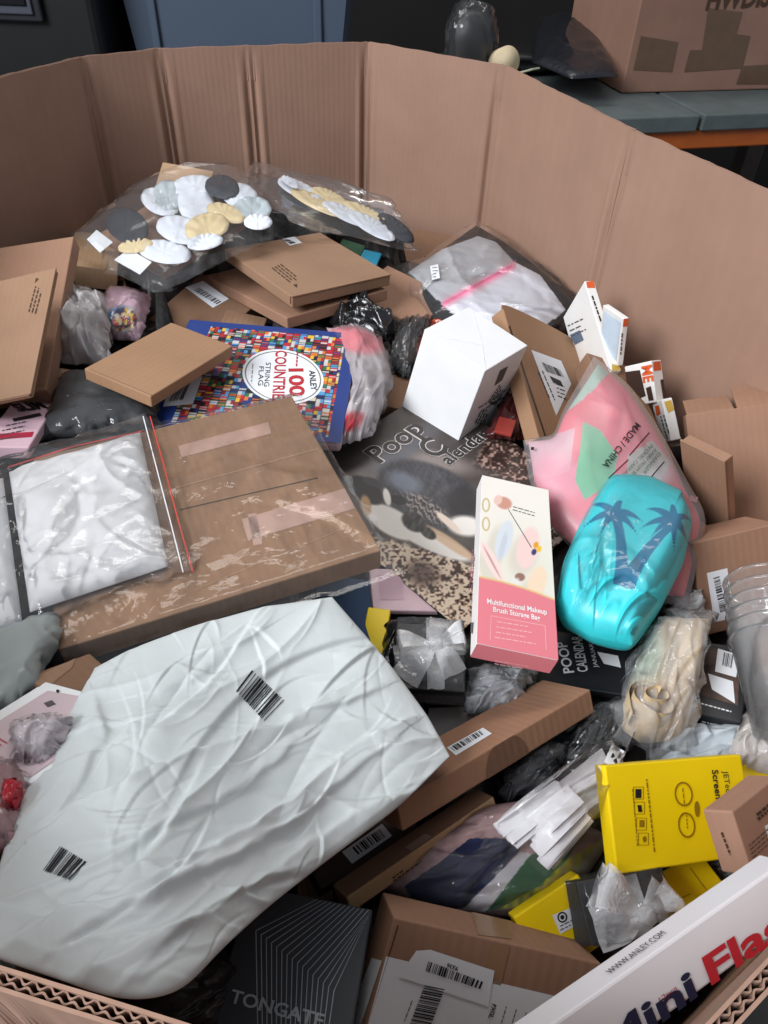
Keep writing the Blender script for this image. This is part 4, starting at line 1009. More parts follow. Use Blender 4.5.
# --- mini flag box
E0, E1, M3 = P(553, 1024, 1.05), P(768, 873, 1.05), P(715, 980, 1.035)
ee = (E1 - E0) / np.linalg.norm(E1 - E0); nn_ = np.cross(E1 - E0, M3 - E0); nn_ /= np.linalg.norm(nn_)
nn_ = nn_ if nn_ @ (CAM - E0) > 0 else -nn_; dn_ = np.cross(nn_, ee); dn_ = dn_ if dn_[2] < 0 else -dn_
k0, k1 = E0 - ee * .03, E1 + ee * .012; Wf, Tf = abs((M3 - E0) @ dn_), .0155
cr_ = {k: tuple(proj(v)) for k, v in dict(d=k0, c=k1, a=k0 + dn_ * Wf, b=k1 + dn_ * Wf, D=k0 - nn_ * Tf, C=k1 - nn_ * Tf).items()}
it = Item('flag_box', 'long white box with large dark and red lettering against the near right wall', 'box', cr_, float(((k0 + k1) / 2 + dn_ * Wf / 2)[2]), Tf,
          mat('flag_box_white', (214, 210, 212), rough=.4, var=.02), n=nn_, sn=.05, sT=.1)
it.text('back', 'WWW.ANLEY.COM', (611, 976), (667, 935), INK, hpx=(608, 971))
NAVY = mat('navy_ink', (26, 30, 58))
it.text('top', 'Mini', (604, 1064), (697, 994), NAVY, hpx=(592, 1038), bold=.03); it.text('top', 'Flags', (710, 984), (806, 917), RED, hpx=(700, 958), bold=.03); it.text('top', '12pcs', (659, 1002), (676, 989), RED, hpx=(657, 997))

# ================================================================== soft goods
def rebase(root):
    o = Vector(root['_o'])
    for ch in root.children_recursive:
        if ch.type == 'MESH': ch.data.transform(Matrix.Translation(-o))
def finish(root):
    rebase(root); del root['_o']
def zon(it, px, py, off=0.0):
    uv = it.loc('top', px, py); l = it.pt('top', uv, off); wp = (it.c - it.R[:, 2] * it.T) + it.R @ l
    return float(wp[2])
def at_surf(sheetobj, off=.0006):
    Tp, N = o_surf[sheetobj.name]; pp = proj(Tp)
    def at(p):
        d = ((pp - np.asarray(p)) ** 2).sum(-1); i, j = np.unravel_index(np.argmin(d), d.shape)
        i = min(max(i, 1), d.shape[0] - 2); j = min(max(j, 1), d.shape[1] - 2)
        nb = Tp[i-1:i+2, j-1:j+2].reshape(-1, 3); c = nb.mean(0); nn = np.linalg.svd(nb - c)[2][2]
        dd = ray(*p); dd = dd / np.linalg.norm(dd); den = dd @ nn
        t = ((c - CAM) @ nn) / den if abs(den) > .25 else (c - CAM) @ dd
        return CAM + dd * (t - off * 2)
    return at
def surf_text(parent, so, txt, p0, p1, hpx, m=INK, name='lettering', bold=0.0, off=.0008):
    at = at_surf(so, off); V, Fc = text_mesh(txt, bold); p0, p1 = np.array(p0, float), np.array(p1, float)
    x0, x1 = V[:, 0].min(), V[:, 0].max(); e = p1 - p0; L = np.linalg.norm(e); e /= L; up = np.array([e[1], -e[0]])
    vv = [at(p0 + e * (x - x0) / (x1 - x0) * L + up * y / .7 * hpx) for x, y in V]
    return link_mesh(name, vv, Fc, m, parent)
def surf_poly(parent, so, pts, m, name='label', off=.0006, n=8):
    at = at_surf(so, off); q = [np.array(p, float) for p in pts]; V = []; Fc = []
    for i in range(n + 1):
        for j in range(n + 1):
            s_, t = i / n, j / n; V.append(at((q[0] * (1 - t) + q[1] * t) * (1 - s_) + (q[3] * (1 - t) + q[2] * t) * s_))
    for i in range(n):
        for j in range(n): a = i * (n + 1) + j; Fc.append((a, a + 1, a + n + 2, a + n + 1))
    return link_mesh(name, V, Fc, m, parent)
def surf_lines(parent, so, p0, p1, n, dpx, wpx, m=INK, name='small_print', seed=0):
    at = at_surf(so, .0007); r = np.random.default_rng(seed); p0, p1, dpx = [np.array(k, float) for k in (p0, p1, dpx)]
    e = p1 - p0; L = np.linalg.norm(e); e /= L; nr = np.array([-e[1], e[0]]) * wpx / 2; V = []; Fc = []
    for i in range(n):
        x = 0; end = L * (1 - .3 * r.random())
        while x < end:
            l = r.uniform(2, 6); a = p0 + dpx * i + e * x; b = p0 + dpx * i + e * min(x + l, end); x += l + 1.2
            o = len(V); V += [at(k) for k in (a - nr, b - nr, b + nr, a + nr)]; Fc.append((o, o + 1, o + 2, o + 3))
    return link_mesh(name, V, Fc, m, parent)
def ribbon(parent, pts, wpx, m, name='edge_line', th=.0006):
    """flat strip through (px, py, height) points"""
    p = np.array(pts, float); t = np.linspace(0, 1, 24); d = np.linspace(0, 1, len(p))
    x, y, z = [np.interp(t, d, p[:, k]) for k in range(3)]; dx, dy = np.gradient(x), np.gradient(y); l = np.hypot(dx, dy) + 1e-9
    A = [P(x[i] - dy[i] / l[i] * wpx / 2, y[i] + dx[i] / l[i] * wpx / 2, z[i]) for i in range(24)]
    B = [P(x[i] + dy[i] / l[i] * wpx / 2, y[i] - dx[i] / l[i] * wpx / 2, z[i]) for i in range(24)]
    dn = np.array([0, 0, -th]); V = A + B + [a + dn for a in A] + [b + dn for b in B]; n = 24; Fc = []
    for i in range(n - 1):
        Fc += [(i, i + 1, n + i + 1, n + i), (2*n + i, 3*n + i, 3*n + i + 1, 2*n + i + 1), (i, 2*n + i, 2*n + i + 1, i + 1), (n + i, n + i + 1, 3*n + i + 1, 3*n + i)]
    return link_mesh(name, V, Fc, m, parent)
def solid(c): return lambda px, py, u, v: np.tile(np.asarray(c, float), (len(u), 1))
PRT = printed('printed_soft', .45, .4, bump=.3, bscale=60)

# ------------------------------------------------------------------ shell garland bags
SH = {'w': mat('shell_white', (214, 218, 226), rough=.6, var=.04), 'k': mat('shell_black', (44, 46, 54), rough=.6, var=.12), 'b': mat('shell_beige', (214, 194, 152), rough=.6, var=.06), 'g': mat('shell_grey', (176, 186, 190), rough=.6, var=.05)}
def shell(parent, patch, cx, cy, rx, ry, ang, key, off, lobes=9):
    """scalloped fan-shaped paper shell with raised ribs"""
    u, v = patch.uv(cx, cy); n = patch.nrm(u, v); c = patch.raw(np.array(u), np.array(v)) + n * off
    d = np.linalg.norm(c - CAM); t1 = CR - n * (CR @ n); t1 /= np.linalg.norm(t1); t2 = np.cross(n, t1)
    dirc = ray(cx, cy); dirc /= np.linalg.norm(dirc); fs = 1 / max(.35, abs(dirc @ n)) * .55 + .45
    a0 = math.radians(-ang); V = []; Fc = []; NS, NR = 54, 6
    for zt in (0, 1):
        for r in range(NR + 1):
            for k in range(NS):
                th = 2 * math.pi * k / NS; rr = r / NR
                lob = 1 + .025 * abs(math.cos(th * lobes / 2)) * rr if math.sin(th) < .55 else 1 - .12 * (abs(math.sin(th)) - .55) * rr
                x, y = math.cos(th) * rx * rr * lob, math.sin(th) * ry * rr * lob
                dd = ray(cx + x * math.cos(a0) - y * math.sin(a0), cy + x * math.sin(a0) + y * math.cos(a0))
                fan = math.atan2(y - ry * .95, x); h = (.0024 + .0022 * math.cos(fan * 15) * rr) * (1 - rr ** 8) if zt else -.0006
                V.append(CAM + dd * (((c - CAM) @ n) / (dd @ n)) + n * h)
    M_ = (NR + 1) * NS
    for zt in (0, 1):
        for r in range(NR):
            for k in range(NS):
                a = zt * M_ + r * NS + k; b = zt * M_ + r * NS + (k + 1) % NS; q = (a, b, b + NS, a + NS); Fc.append(q[::-1] if zt else q)
    for k in range(NS): a = NR * NS + k; b = NR * NS + (k + 1) % NS; Fc.append((a, b, b + M_, a + M_))
    return link_mesh('paper_shell', V, Fc, SH[key], parent, smooth=True)
pa = Patch([(79, 232, .962), (112, 272, .955), (156, 293, .958)], [(156, 293, .958), (180, 284, .965), (230, 258, .976), (278, 236, .985)],
           [(186, 162, 1.005), (232, 166, 1.0), (262, 190, .995), (278, 236, .985)], [(79, 232, .962), (110, 208, .975), (136, 186, .985), (186, 162, 1.005)])
it = Item('flat_box', 'brown flat box lying underneath the bag of white and black shells', 'box', dict(a=(98, 238), b=(160, 272), c=(250, 222), d=(176, 184)), .958, .01, KRAFT_R, n=pa.nm, sn=.05)
r_ = soft('garland_bag', 'clear bag of white, black and beige paper shells, left of the far wall stack', 'bag', pa)
sheet('backing_film', pa, FILM_L, r_, 30, 30, 0, .001, folds(71, 10, .001, .05, .3), two=False)
for i, (cx, cy, rx, ry, a, k) in enumerate([(160, 202, 20, 13, 25, 'w'), (168, 196, 16, 16, -10, 'g'), (196, 187, 24, 12, 0, 'w'), (196, 206, 22, 18, 60, 'w'), (165, 252, 26, 12, 8, 'w'), (136, 246, 18, 7, -8, 'b'), (127, 226, 22, 17, 25, 'k'), (180, 230, 24, 14, 15, 'w'),
        (240, 196, 18, 13, 15, 'w'), (252, 209, 19, 13, 0, 'g'), (226, 213, 20, 9, 18, 'b'), (222, 187, 17, 12, 10, 'k'), (207, 227, 22, 14, -12, 'b'), (205, 242, 18, 8, -10, 'w'), (258, 222, 14, 8, 0, 'w')]):
    shell(r_, pa, cx, cy, rx, ry, -a, k, .001 + .0013 * i)
for q in ([(85, 246), (98, 234), (114, 246), (101, 257)], [(116, 264), (130, 253), (153, 266), (141, 279)]):
    ss = [pa.uv(*p) for p in q]; V = [pa.raw(np.array(a), np.array(b)) + pa.nm * .006 for a, b in ss]; link_mesh('paper_tag', V, [(0, 1, 2, 3)], LABEL, r_)
sheet('bag_film', pa, film('garland_film', fres=.4, milky=.04, rough=.1, bscale=40, bump=.35), r_, 70, 60, .024, .002, folds(72, 42, .0035, .05, .35), edge=.01, two=False)
finish(r_)
pa = Patch([(236, 190, .985), (300, 226, .985), (352, 238, .962), (415, 252, .935)], [(415, 252, .935), (412, 232, .945), (392, 202, .965)],
           [(252, 164, .955), (300, 178, .955), (345, 192, .95), (392, 202, .938)], [(236, 190, .975), (252, 164, .955)])
r_ = soft('garland_bag', 'clear bag of beige and white paper shells sagging along the far wall', 'bag', pa)
for i, (cx, cy, rx, ry, a, k) in enumerate([(300, 190, 24, 8, 25, 'w'), (318, 203, 30, 7, 25, 'b'), (330, 197, 20, 6, 25, 'b'), (346, 214, 26, 7, 26, 'w'), (367, 214, 26, 6, 28, 'b'), (372, 226, 26, 8, 30, 'w'), (396, 228, 22, 8, 38, 'k'), (290, 182, 10, 4, 30, 'w')]):
    shell(r_, pa, cx, cy, rx, ry, -a, k, .002 + .0014 * i)
sheet('bag_film', pa, MATS['garland_film'], r_, 70, 40, .022, .004, folds(73, 36, .004, .06, .35), edge=.008)
finish(r_)

# ------------------------------------------------------------------ white foam pouches on the bagged box
RL = mat('red_seal_line', (206, 62, 58), rough=.4); FOAM = mat('white_foam', (216, 216, 217), rough=.7, var=.04, scale=8, bump=.25, bscale=25)
def zp(px, py, o): return (px, py, zon(BIGBOX, px, py, o))
pa = Patch([zp(-70, 672, .004), zp(26, 628, .004), zp(110, 590, .006), zp(196, 570, .004)], [zp(196, 570, .004), zp(172, 490, .004), zp(147, 414, .004)], [zp(-75, 488, .004), zp(0, 462, .004), zp(147, 414, .004)], [zp(-70, 672, .004), zp(-75, 488, .004)])
r_ = soft('foam_pouch', 'clear zip pouch of white foam with red seal lines on the bagged box', 'bag', pa)
def inset(px_list): 
    us = [pa.uv(*p) for p in px_list]; return us
sub = Patch([zp(30, 612, .006), zp(168, 566, .006)], [zp(168, 566, .006), zp(140, 432, .006)], [zp(9, 472, .006), zp(140, 432, .006)], [zp(30, 612, .006), zp(9, 472, .006)])
sheet('foam_sheet', sub, FOAM, r_, 50, 50, .010, .001, folds(81, 24, .0016, .08, .3), k=6)
sub = Patch([zp(-66, 660, .006), zp(22, 622, .006)], [zp(22, 622, .006), zp(3, 478, .006)], [zp(-70, 496, .006), zp(3, 478, .006)], [zp(-66, 660, .006), zp(-70, 496, .006)])
sheet('foam_sheet', sub, FOAM, r_, 30, 50, .010, .001, folds(82, 24, .0016, .08, .3), k=6)
sheet('pouch_film', pa, FILM, r_, 110, 90, .016, .001, folds(83, 90, .0026, .02, .2), edge=.004, two=False)
ribbon(r_, [zp(8, 467, .012), zp(70, 447, .014), zp(142, 431, .012)], 0.8, RL, 'seal_line'); ribbon(r_, [zp(150, 416, .012), zp(164, 466, .014), zp(178, 520, .014), zp(193, 572, .012)], 1.0, RL, 'seal_line')
ribbon(r_, [zp(143, 416, .012), zp(156, 466, .014), zp(170, 520, .014), zp(183, 572, .012)], 1.0, LABEL, 'zip_line')
finish(r_)

# ------------------------------------------------------------------ the big mailer
pa = Patch([(-45, 940, 1.045), (0, 960, 1.05), (60, 978, 1.055), (98, 994, 1.06), (134, 1002, 1.06), (184, 994, 1.045), (212, 958, 1.03), (270, 905, .995), (330, 858, .968), (400, 806, .95), (450, 756, .935)],
           [(450, 756, .935), (428, 716, .937), (385, 658, .942), (332, 597, .95)], [(95, 668, .97), (140, 646, .968), (200, 625, .962), (260, 608, .957), (332, 597, .95)],
           [(-45, 940, 1.045), (-12, 900, 1.035), (4, 850, 1.02), (12, 812, 1.01), (34, 776, 1.0), (55, 742, .99), (95, 668, .97)], 160)
r_ = soft('poly_mailer', 'large crumpled pale grey poly mailer with two printed barcodes in the foreground', 'mailer', pa)
fa = folds(91, 34, .0042, .012, .32, ang=-.50, spread=.35, step=.5); fb = folds(92, 150, .0014, .006, .10, ang=-.55, spread=1.3, step=.45); fc_ = folds(93, 12, .0035, .05, .4, ang=-.6, spread=.5, step=0)
CREASE = [([(30, 850), (78, 816), (182, 764), (275, 735), (330, 700)], .0060, 5, 1), ([(40, 968), (145, 920), (290, 832), (395, 742)], .0055, 6, -1), ([(-10, 944), (120, 908), (250, 834), (330, 770)], .0050, 6, 1),
          ([(366, 742), (417, 719)], .0045, 3, 1), ([(380, 754), (440, 736)], .0045, 3, 1), ([(60, 860), (150, 845), (250, 790), (300, 745)], .0040, 6, -1), ([(90, 985), (200, 925), (300, 850), (420, 780)], .0040, 7, 1),
          ([(96, 700), (110, 740), (80, 800), (40, 840)], .0035, 8, 1), ([(150, 700), (190, 690), (260, 640)], .0028, 8, -1), ([(110, 760), (130, 730), (165, 720), (215, 690)], .0035, 5, 1), ([(200, 860), (280, 815), (340, 760)], .0040, 4, 1), ([(300, 720), (345, 712), (385, 690)], .0035, 4, -1),
          ([(60, 905), (110, 880), (170, 870)], .003, 5, 1), ([(150, 960), (230, 900), (300, 870)], .0035, 5, -1), ([(330, 655), (380, 650)], .002, 5, 1)]
def mail_wr(u, v):
    pp = proj(pa.raw(u, v)); X, Y = pp[..., 0], pp[..., 1]; x, y = (X - 20) / 430, (Y - 600) / 430
    h = fa(x, y) + fb(x, y) + fc_(x, y)
    for pts, A, wd, sg in CREASE:
        q = np.array(pts, float); best = np.full(X.shape, 1e9); sd = np.zeros(X.shape); tt = np.zeros(X.shape); L = len(q) - 1
        for i in range(L):
            e = q[i + 1] - q[i]; l2 = e @ e; t = np.clip(((X - q[i][0]) * e[0] + (Y - q[i][1]) * e[1]) / l2, 0, 1)
            dx, dy = X - q[i][0] - t * e[0], Y - q[i][1] - t * e[1]; d = np.hypot(dx, dy); m_ = d < best
            best = np.where(m_, d, best); sd = np.where(m_, np.sign(e[0] * dy - e[1] * dx) * d, sd); tt = np.where(m_, (i + t) / L, tt)
        sd = sd + 2.5 * vnoise(X / 16, Y / 16, int(abs(A) * 1e5) + L); best = np.hypot(sd, .4); win = np.sin(np.pi * np.clip(tt, .02, .98)) ** .5
        h = h + A * win * (.55 * np.exp(-best / wd) + .55 * sg * np.tanh(sd / (wd * .45)) * np.exp(-best / (wd * 4.5)))
    return h
MAILM = mat('grey_white_film', (209, 215, 215), rough=.4, spec=.35, var=.03, scale=6, bump=.2, bscale=35)
mo = sheet('mailer_body', pa, MAILM, r_, 300, 260, .007, .01, mail_wr, k=6)
surf_bars(r_, mo, [(236, 691), (266, 723), (286, 702), (252, 670)], 15, seed=5); surf_bars(r_, mo, [(43, 870), (70, 880), (87, 862), (60, 846)], 13, seed=6)
finish(r_)

# ------------------------------------------------------------------ teal package with palm print
def palms(px, py, u, v):
    n1 = fbm(px / 12, py / 12, 6); col = np.array([52., 200., 208.]) + n1[:, None] * 5; dk = (14, 112, 148)
    m = np.zeros(len(u))
    m = np.maximum(m, inpoly(px, py, [(611, 515), (620, 512), (625, 535), (628, 560), (629, 586), (613, 584), (616, 560), (616, 538)]))
    m = np.maximum(m, inpoly(px, py, [(670, 522), (678, 524), (664, 538), (650, 556), (640, 574), (634, 590), (620, 586), (628, 566), (644, 546), (656, 534)]))
    def frond(c, t, w, sag):
        c, t = np.array(c, float), np.array(t, float); mm = np.zeros(len(u))
        for s_ in np.linspace(0, 1, 12):
            q = c * (1 - s_) + t * s_ + np.array([0, -sag * math.sin(math.pi * s_)]); mm = np.maximum(mm, ell(px, py, q[0], q[1], w * (1.15 - s_), w * (1.15 - s_), 0, .3))
        return mm
    for t in ((585, 526), (592, 505), (622, 502), (642, 521), (637, 534), (600, 535)): m = np.maximum(m, frond((615, 514), t, 4.6, 4))
    for t in ((641, 528), (647, 509), (672, 505), (690, 520), (687, 541), (674, 550), (652, 536)): m = np.maximum(m, frond((674, 521), t, 4.6, 4))
    return over(col, dk, m)
pa = Patch([(557, 600, .915), (566, 622, .912), (592, 637, .912), (632, 645, .918)], [(632, 645, .918), (662, 602, .925), (685, 556, .93), (692, 522, .932)],
           [(606, 480, .93), (650, 484, .93), (682, 500, .93), (692, 522, .932)], [(557, 600, .915), (563, 562, .92), (582, 520, .925), (606, 480, .93)])
r_ = soft('wrapped_towel', 'puffy turquoise package printed with two palm trees, wrapped in clear film', 'packet', pa)
g1 = folds(101, 60, .005, .02, .16); g2 = folds(102, 5, .0010, .10, .5, step=0)
tf = lambda u, v: g1(u, v) * np.clip((.42 - v) / .2, 0, 1) + g2(u, v)
sheet('bundle', pa, printed('teal_print', .38, .5, bump=.15, bscale=30), r_, 170, 170, .026, .030, tf, k=8, paint=palms)
g3 = folds(103, 40, .004, .03, .2); g4 = folds(104, 10, .0012, .08, .3, step=0)
sheet('film_wrap', pa, FILM_L, r_, 80, 80, .028, .002, lambda u, v: g3(u, v) * np.clip((.45 - v) / .2, 0, 1) + g4(u, v) * .6, k=7, two=False)
finish(r_)

# ------------------------------------------------------------------ frosted pink and green bag
def pinkgreen(px, py, u, v):
    col = np.tile(np.array([224., 104., 118.]), (len(u), 1)) + fbm(px / 14, py / 14, 2)[:, None] * 10
    col = over(col, (166, 192, 176), inpoly(px, py, [(590, 350), (610, 372), (598, 385), (580, 402), (566, 412), (556, 432), (560, 395)]))
    col = over(col, (196, 188, 194), inpoly(px, py, [(515, 436), (556, 434), (575, 428), (570, 470), (545, 480), (522, 470)]) * .7); col = over(col, (226, 150, 166), ell(px, py, 560, 478, 30, 22, 20, .6) * .8)
    col = over(col, (96, 184, 136), inpoly(px, py, [(583, 422), (600, 430), (618, 456), (612, 482), (585, 500), (575, 480), (580, 450)])); col = over(col, (170, 200, 180), inpoly(px, py, [(628, 456), (652, 440), (672, 462), (655, 490), (625, 492)]) * .8)
    col = over(col, (232, 226, 226), ell(px, py, 655, 480, 24, 12, -40, .7) * .7); col = over(col, (206, 60, 84), ell(px, py, 540, 505, 26, 6, 55, .5)); col = over(col, (232, 108, 112), ell(px, py, 688, 560, 10, 40, 12, .6))
    return col
pa = Patch([(548, 524, .895), (620, 600, .885), (688, 606, .885)], [(688, 606, .885), (708, 518, .918), (690, 488, .925), (660, 432, .945), (630, 388, .957), (594, 356, .968)],
           [(523, 440, .928), (553, 437, .938), (562, 412, .95), (594, 356, .968)], [(548, 524, .895), (529, 480, .915), (523, 440, .928)])
r_ = soft('frosted_bag', 'frosted zip bag of pink and green fabric behind the turquoise package', 'bag', pa)
sheet('folded_fabric', pa, printed('pink_green_fabric', .7, .2), r_, 110, 110, .016, .006, folds(111, 14, .003, .08, .3), rng=(.03, .97, .03, .97), paint=pinkgreen)
FROST = film('frosted_film', milky=.2, col=(216, 212, 218), rough=.32, bscale=20, bump=.2)
fo = sheet('frosted_film', pa, FROST, r_, 70, 70, .021, .004, folds(112, 16, .0016, .06, .35), two=False)
surf_text(r_, fo, 'MADE / CHINA', (636, 422), (602, 465), 6.5, INK, bold=.02); DGI = mat('dark_green_ink', (60, 84, 74))
for tx_, a_, b_ in (('IN CRIBS, CARRIAGES', (651, 444), (618, 478)), ('AWAY FROM BABIES', (655, 448), (624, 481)), ('DANGER OF S', (658, 452), (633, 484))): surf_text(r_, fo, tx_, a_, b_, 3.6, DGI)
surf_poly(r_, fo, [(531, 447), (534, 447), (534, 450), (531, 450)], INK, 'punched_dot', n=2); surf_poly(r_, fo, [(690, 495), (698, 497), (697, 503), (689, 501)], mat('grey_seal', (150, 120, 124)), 'press_stud', n=3)
for q in (((649, 432), (629, 455)), ((628, 459), (608, 478)), ((664, 461), (642, 487))): surf_poly(r_, fo, [q[0], q[1], (q[1][0] + .8, q[1][1] + .8), (q[0][0] + .8, q[0][1] + .8)], INK, 'rule_line', n=6)
finish(r_)

# ------------------------------------------------------------------ garment bag
def garment(px, py, u, v):
    col = np.tile(np.array([20., 19., 21.]), (len(u), 1)) + fbm(px / 8, py / 8, 5)[:, None] * 5
    col = over(col, (176, 176, 180), inpoly(px, py, [(404, 268), (440, 250), (478, 236), (496, 242), (515, 263), (480, 282), (444, 306)])); col = over(col, (214, 214, 222), inpoly(px, py, [(444, 306), (515, 262), (540, 275), (566, 310), (542, 328), (500, 330), (462, 322)]))
    col = over(col, (150, 150, 152), ell(px, py, 425, 272, 26, 12, 0, .9) * .4); d = (py - 304) + (px - 444) * .55
    col = over(col, (236, 150, 176), np.exp(-(d / 4.5) ** 2) * (px > 442) * (px < 516)); col = over(col, (224, 90, 136), np.exp(-((d + 1) / 1.3) ** 2) * (px > 442) * (px < 512) * .8)
    return col
pa = Patch([(393, 276, .905), (430, 322, .895), (500, 345, .888), (548, 342, .885)], [(548, 342, .885), (578, 318, .895), (581, 302, .90)], [(476, 220, .915), (520, 250, .912), (581, 302, .90)], [(393, 276, .905), (440, 246, .91), (476, 220, .915)])
r_ = soft('garment_bag', 'clear bag holding folded black and white garment with a pink strip', 'bag', pa)
sheet('garment', pa, printed('garment_print', .7, .2), r_, 110, 100, .018, .008, folds(121, 12, .002, .08, .3), rng=(.04, .96, .05, .95), paint=garment)
fo = sheet('bag_film', pa, FILM_L, r_, 80, 70, .022, .006, folds(122, 50, .0032, .035, .2), edge=.006, two=False)
surf_poly(r_, fo, [(430, 266), (438, 264), (440, 278), (432, 280)], LABEL, 'sticker'); surf_lines(r_, fo, (432, 268), (438, 267), 4, (.4, 3), .7, GINK, seed=8)
finish(r_)

# ------------------------------------------------------------------ generic crumpled bags
def crumple(name, label, cat, p, z, m, top=.02, seed=1, n=26, amp=.006, paint=None, film_m=None, nn=50, part='bag_body', bot=.01, wd=.05, edge=.003):
    pa = p if isinstance(p, Patch) else Q(p, z); r = soft(name, label, cat, pa)
    o = sheet(part, pa, m, r, nn, nn, top, bot, folds(seed, n, amp, wd, .25), paint=paint, edge=edge, seed=seed)
    if film_m is not None: o = sheet('film_wrap', pa, film_m, r, nn, nn, top + .004, 0, folds(seed + 50, n + 14, amp * .8, .035, .2), edge=edge * 1.5, seed=seed + 2, two=False)
    return r, o
BLK = mat('glossy_black_film', (24, 24, 26), rough=.18, spec=.7, var=.2, bump=.7, bscale=45)
DGR = mat('dark_grey_fabric', (54, 55, 58), rough=.6, var=.2)
GREYF = mat('grey_clear_stack', (150, 146, 146), rough=.35, var=.25, bump=.4)
r_, o = crumple('clear_bag', 'crumpled clear bag beside the printed left wall box', 'bag', [(52, 362), (112, 366), (106, 298), (62, 296)], [.915, .925, .935, .935], mat('greyish_cloth', (186, 180, 180), rough=.5, var=.3), .028, 131, 30, .008, film_m=FILM_C); finish(r_)
def toy(px, py, u, v):
    col = np.tile(np.array([222., 188., 200.]), (len(u), 1)); col = over(col, (70, 140, 190), ell(px, py, 118, 318, 16, 10, -20, .6)); h = vnoise(px / 3, py / 3, 4); pal = np.array([[214, 60, 60], [40, 40, 90], [240, 190, 60], [236, 236, 240]])
    idx = np.clip(((h + 1) * 2).astype(int), 0, 3); m = ell(px, py, 124, 320, 13, 12, -30, .3); return col * (1 - m[:, None]) + pal[idx] * m[:, None]
r_, o = crumple('toy_packet', 'pink packet with a blue and multicolour print between left bags', 'packet', [(92, 338), (140, 340), (152, 296), (108, 288)], [.90, .905, .915, .915], printed('toy_print', .35), .016, 132, 10, .003, paint=toy, film_m=FILM_L); finish(r_)
it = Item('pink_leaflet', 'pale pink printed leaflet pack at left, beside the bagged black item', 'packet', dict(a=(-24, 448), b=(30, 446), c=(62, 392), d=(24, 388)), .925, .012, mat('leaflet_pink', (232, 196, 208), rough=.4, var=.03), n=(0, -.2, 1))
it.text('top', 'FA', (30, 401), (50, 399), INK, hpx=(36, 392), bold=.04); it.text('top', 'SLIM', (20, 412), (48, 408), INK, hpx=(26, 403), bold=.04); it.quad('top', [(12, 419), (40, 413), (42, 416), (14, 422)], INK, 'black_bar'); lines(it, 'top', (6, 426), (36, 420), 4, (-4, 5), .9, GINK, seed=4)
it.quad('top', [(-4, 440), (32, 437), (34, 432), (0, 434)], mat('crimson', (180, 40, 70)), 'crimson_print')
def blk2(px, py, u, v): return np.tile(np.array([30., 31., 34.]), (len(u), 1)) + fbm(px / 6, py / 6, 5)[:, None] * 14
r_, o = crumple('black_packet', 'black folded item in a shiny clear bag above the foam pouch', 'packet', [(40, 440), (160, 425), (152, 378), (62, 374)], [.918, .925, .925, .922], printed('black_cloth', .6), .018, 133, 14, .003, paint=blk2, film_m=FILM_C); finish(r_)
r_, o = crumple('black_bag', 'shiny crumpled black plastic bag behind the flags pack', 'bag', [(330, 322), (372, 350), (398, 330), (352, 290)], [.915, .91, .91, .92], BLK, .022, 134, 34, .008); finish(r_)
def pinkpk(px, py, u, v):
    col = np.tile(np.array([170., 162., 164.]), (len(u), 1)) + fbm(px / 7, py / 7, 5)[:, None] * 26; col = over(col, (206, 120, 128), ell(px, py, 356, 340, 28, 12, 15, .5)); return over(col, (176, 40, 50), ell(px, py, 350, 422, 14, 8, -30, .6))
r_, o = crumple('clear_bag', 'clear crumpled bag with pinkish contents at the right of the flags pack', 'bag', Patch([(338, 446, .90), (372, 436, .90)], [(372, 436, .90), (392, 385, .905), (388, 352, .91)], [(328, 328, .915), (362, 328, .915), (388, 352, .91)], [(338, 446, .90), (352, 390, .91), (328, 328, .915)]), 0, printed('pinkish_contents', .5), .02, 135, 26, .005, paint=pinkpk, film_m=FILM_C); finish(r_)
r_, o = crumple('dark_packet', 'dark shiny packet squeezed between white carton and pink-filled bag', 'packet', [(384, 372), (410, 378), (432, 318), (396, 322)], [.885, .885, .90, .90], BLK, .015, 136, 22, .006, film_m=FILM_C); finish(r_)
it = Item('orange_packet', 'orange packet corner behind the white carton', 'packet', dict(a=(410, 350), b=(428, 346), c=(442, 318), d=(424, 320)), .895, .01, mat('orange_plastic', (222, 84, 36), rough=.35))
it = Item('flat_box', 'tan box end between the pink-filled bag and the white carton', 'box', dict(a=(378, 404), b=(404, 410), c=(416, 374), d=(388, 366)), .882, .03, KRAFT_D)
r_, o = crumple('red_packet', 'dark red packet behind the white carton foot', 'packet', [(486, 438), (526, 440), (522, 392), (506, 390)], [.885, .885, .90, .905], mat('dark_red_film', (70, 30, 30), rough=.25, var=.3, bump=.4), .012, 137, 20, .005); finish(r_)
it = Item('red_card', 'red card corner beside the tan tuck-flap box', 'packet', dict(a=(494, 430), b=(512, 436), c=(516, 420), d=(500, 416)), .905, .004, mat('red_card', (150, 52, 44), rough=.4))
# left lower cluster
pa = Patch([(-40, 735, .965), (20, 700, .96), (30, 680, .955)], [(30, 680, .955), (58, 640, .95), (62, 612, .935)], [(-40, 650, .93), (62, 612, .935)], [(-40, 735, .965), (-40, 650, .93)])
r_, o = crumple('poly_bag', 'grey-green poly bag at the left edge below the foam pouch', 'bag', pa, 0, mat('grey_green_film', (142, 148, 146), rough=.35, var=.08), .014, 141, 10, .002); finish(r_)
it = Item('flat_box', 'brown box corner under the hanging clear bag end at left', 'box', dict(a=(62, 706), b=(126, 690), c=(90, 648), d=(26, 681)), .955, .03, KRAFT_D)
it.quad('top', [(26, 681), (66, 650), (72, 668), (36, 694)], KRAFT, 'pale_edge')
it = Item('white_pink_box', 'white box with red and black print at the left edge beside the mailer', 'box', dict(a=(-60, 757), b=(30, 782), c=(138, 706), d=(47, 689), D=(45, 678), A=(-63, 746)), .985, .025, WHITE, n=(.1, -.1, 1))
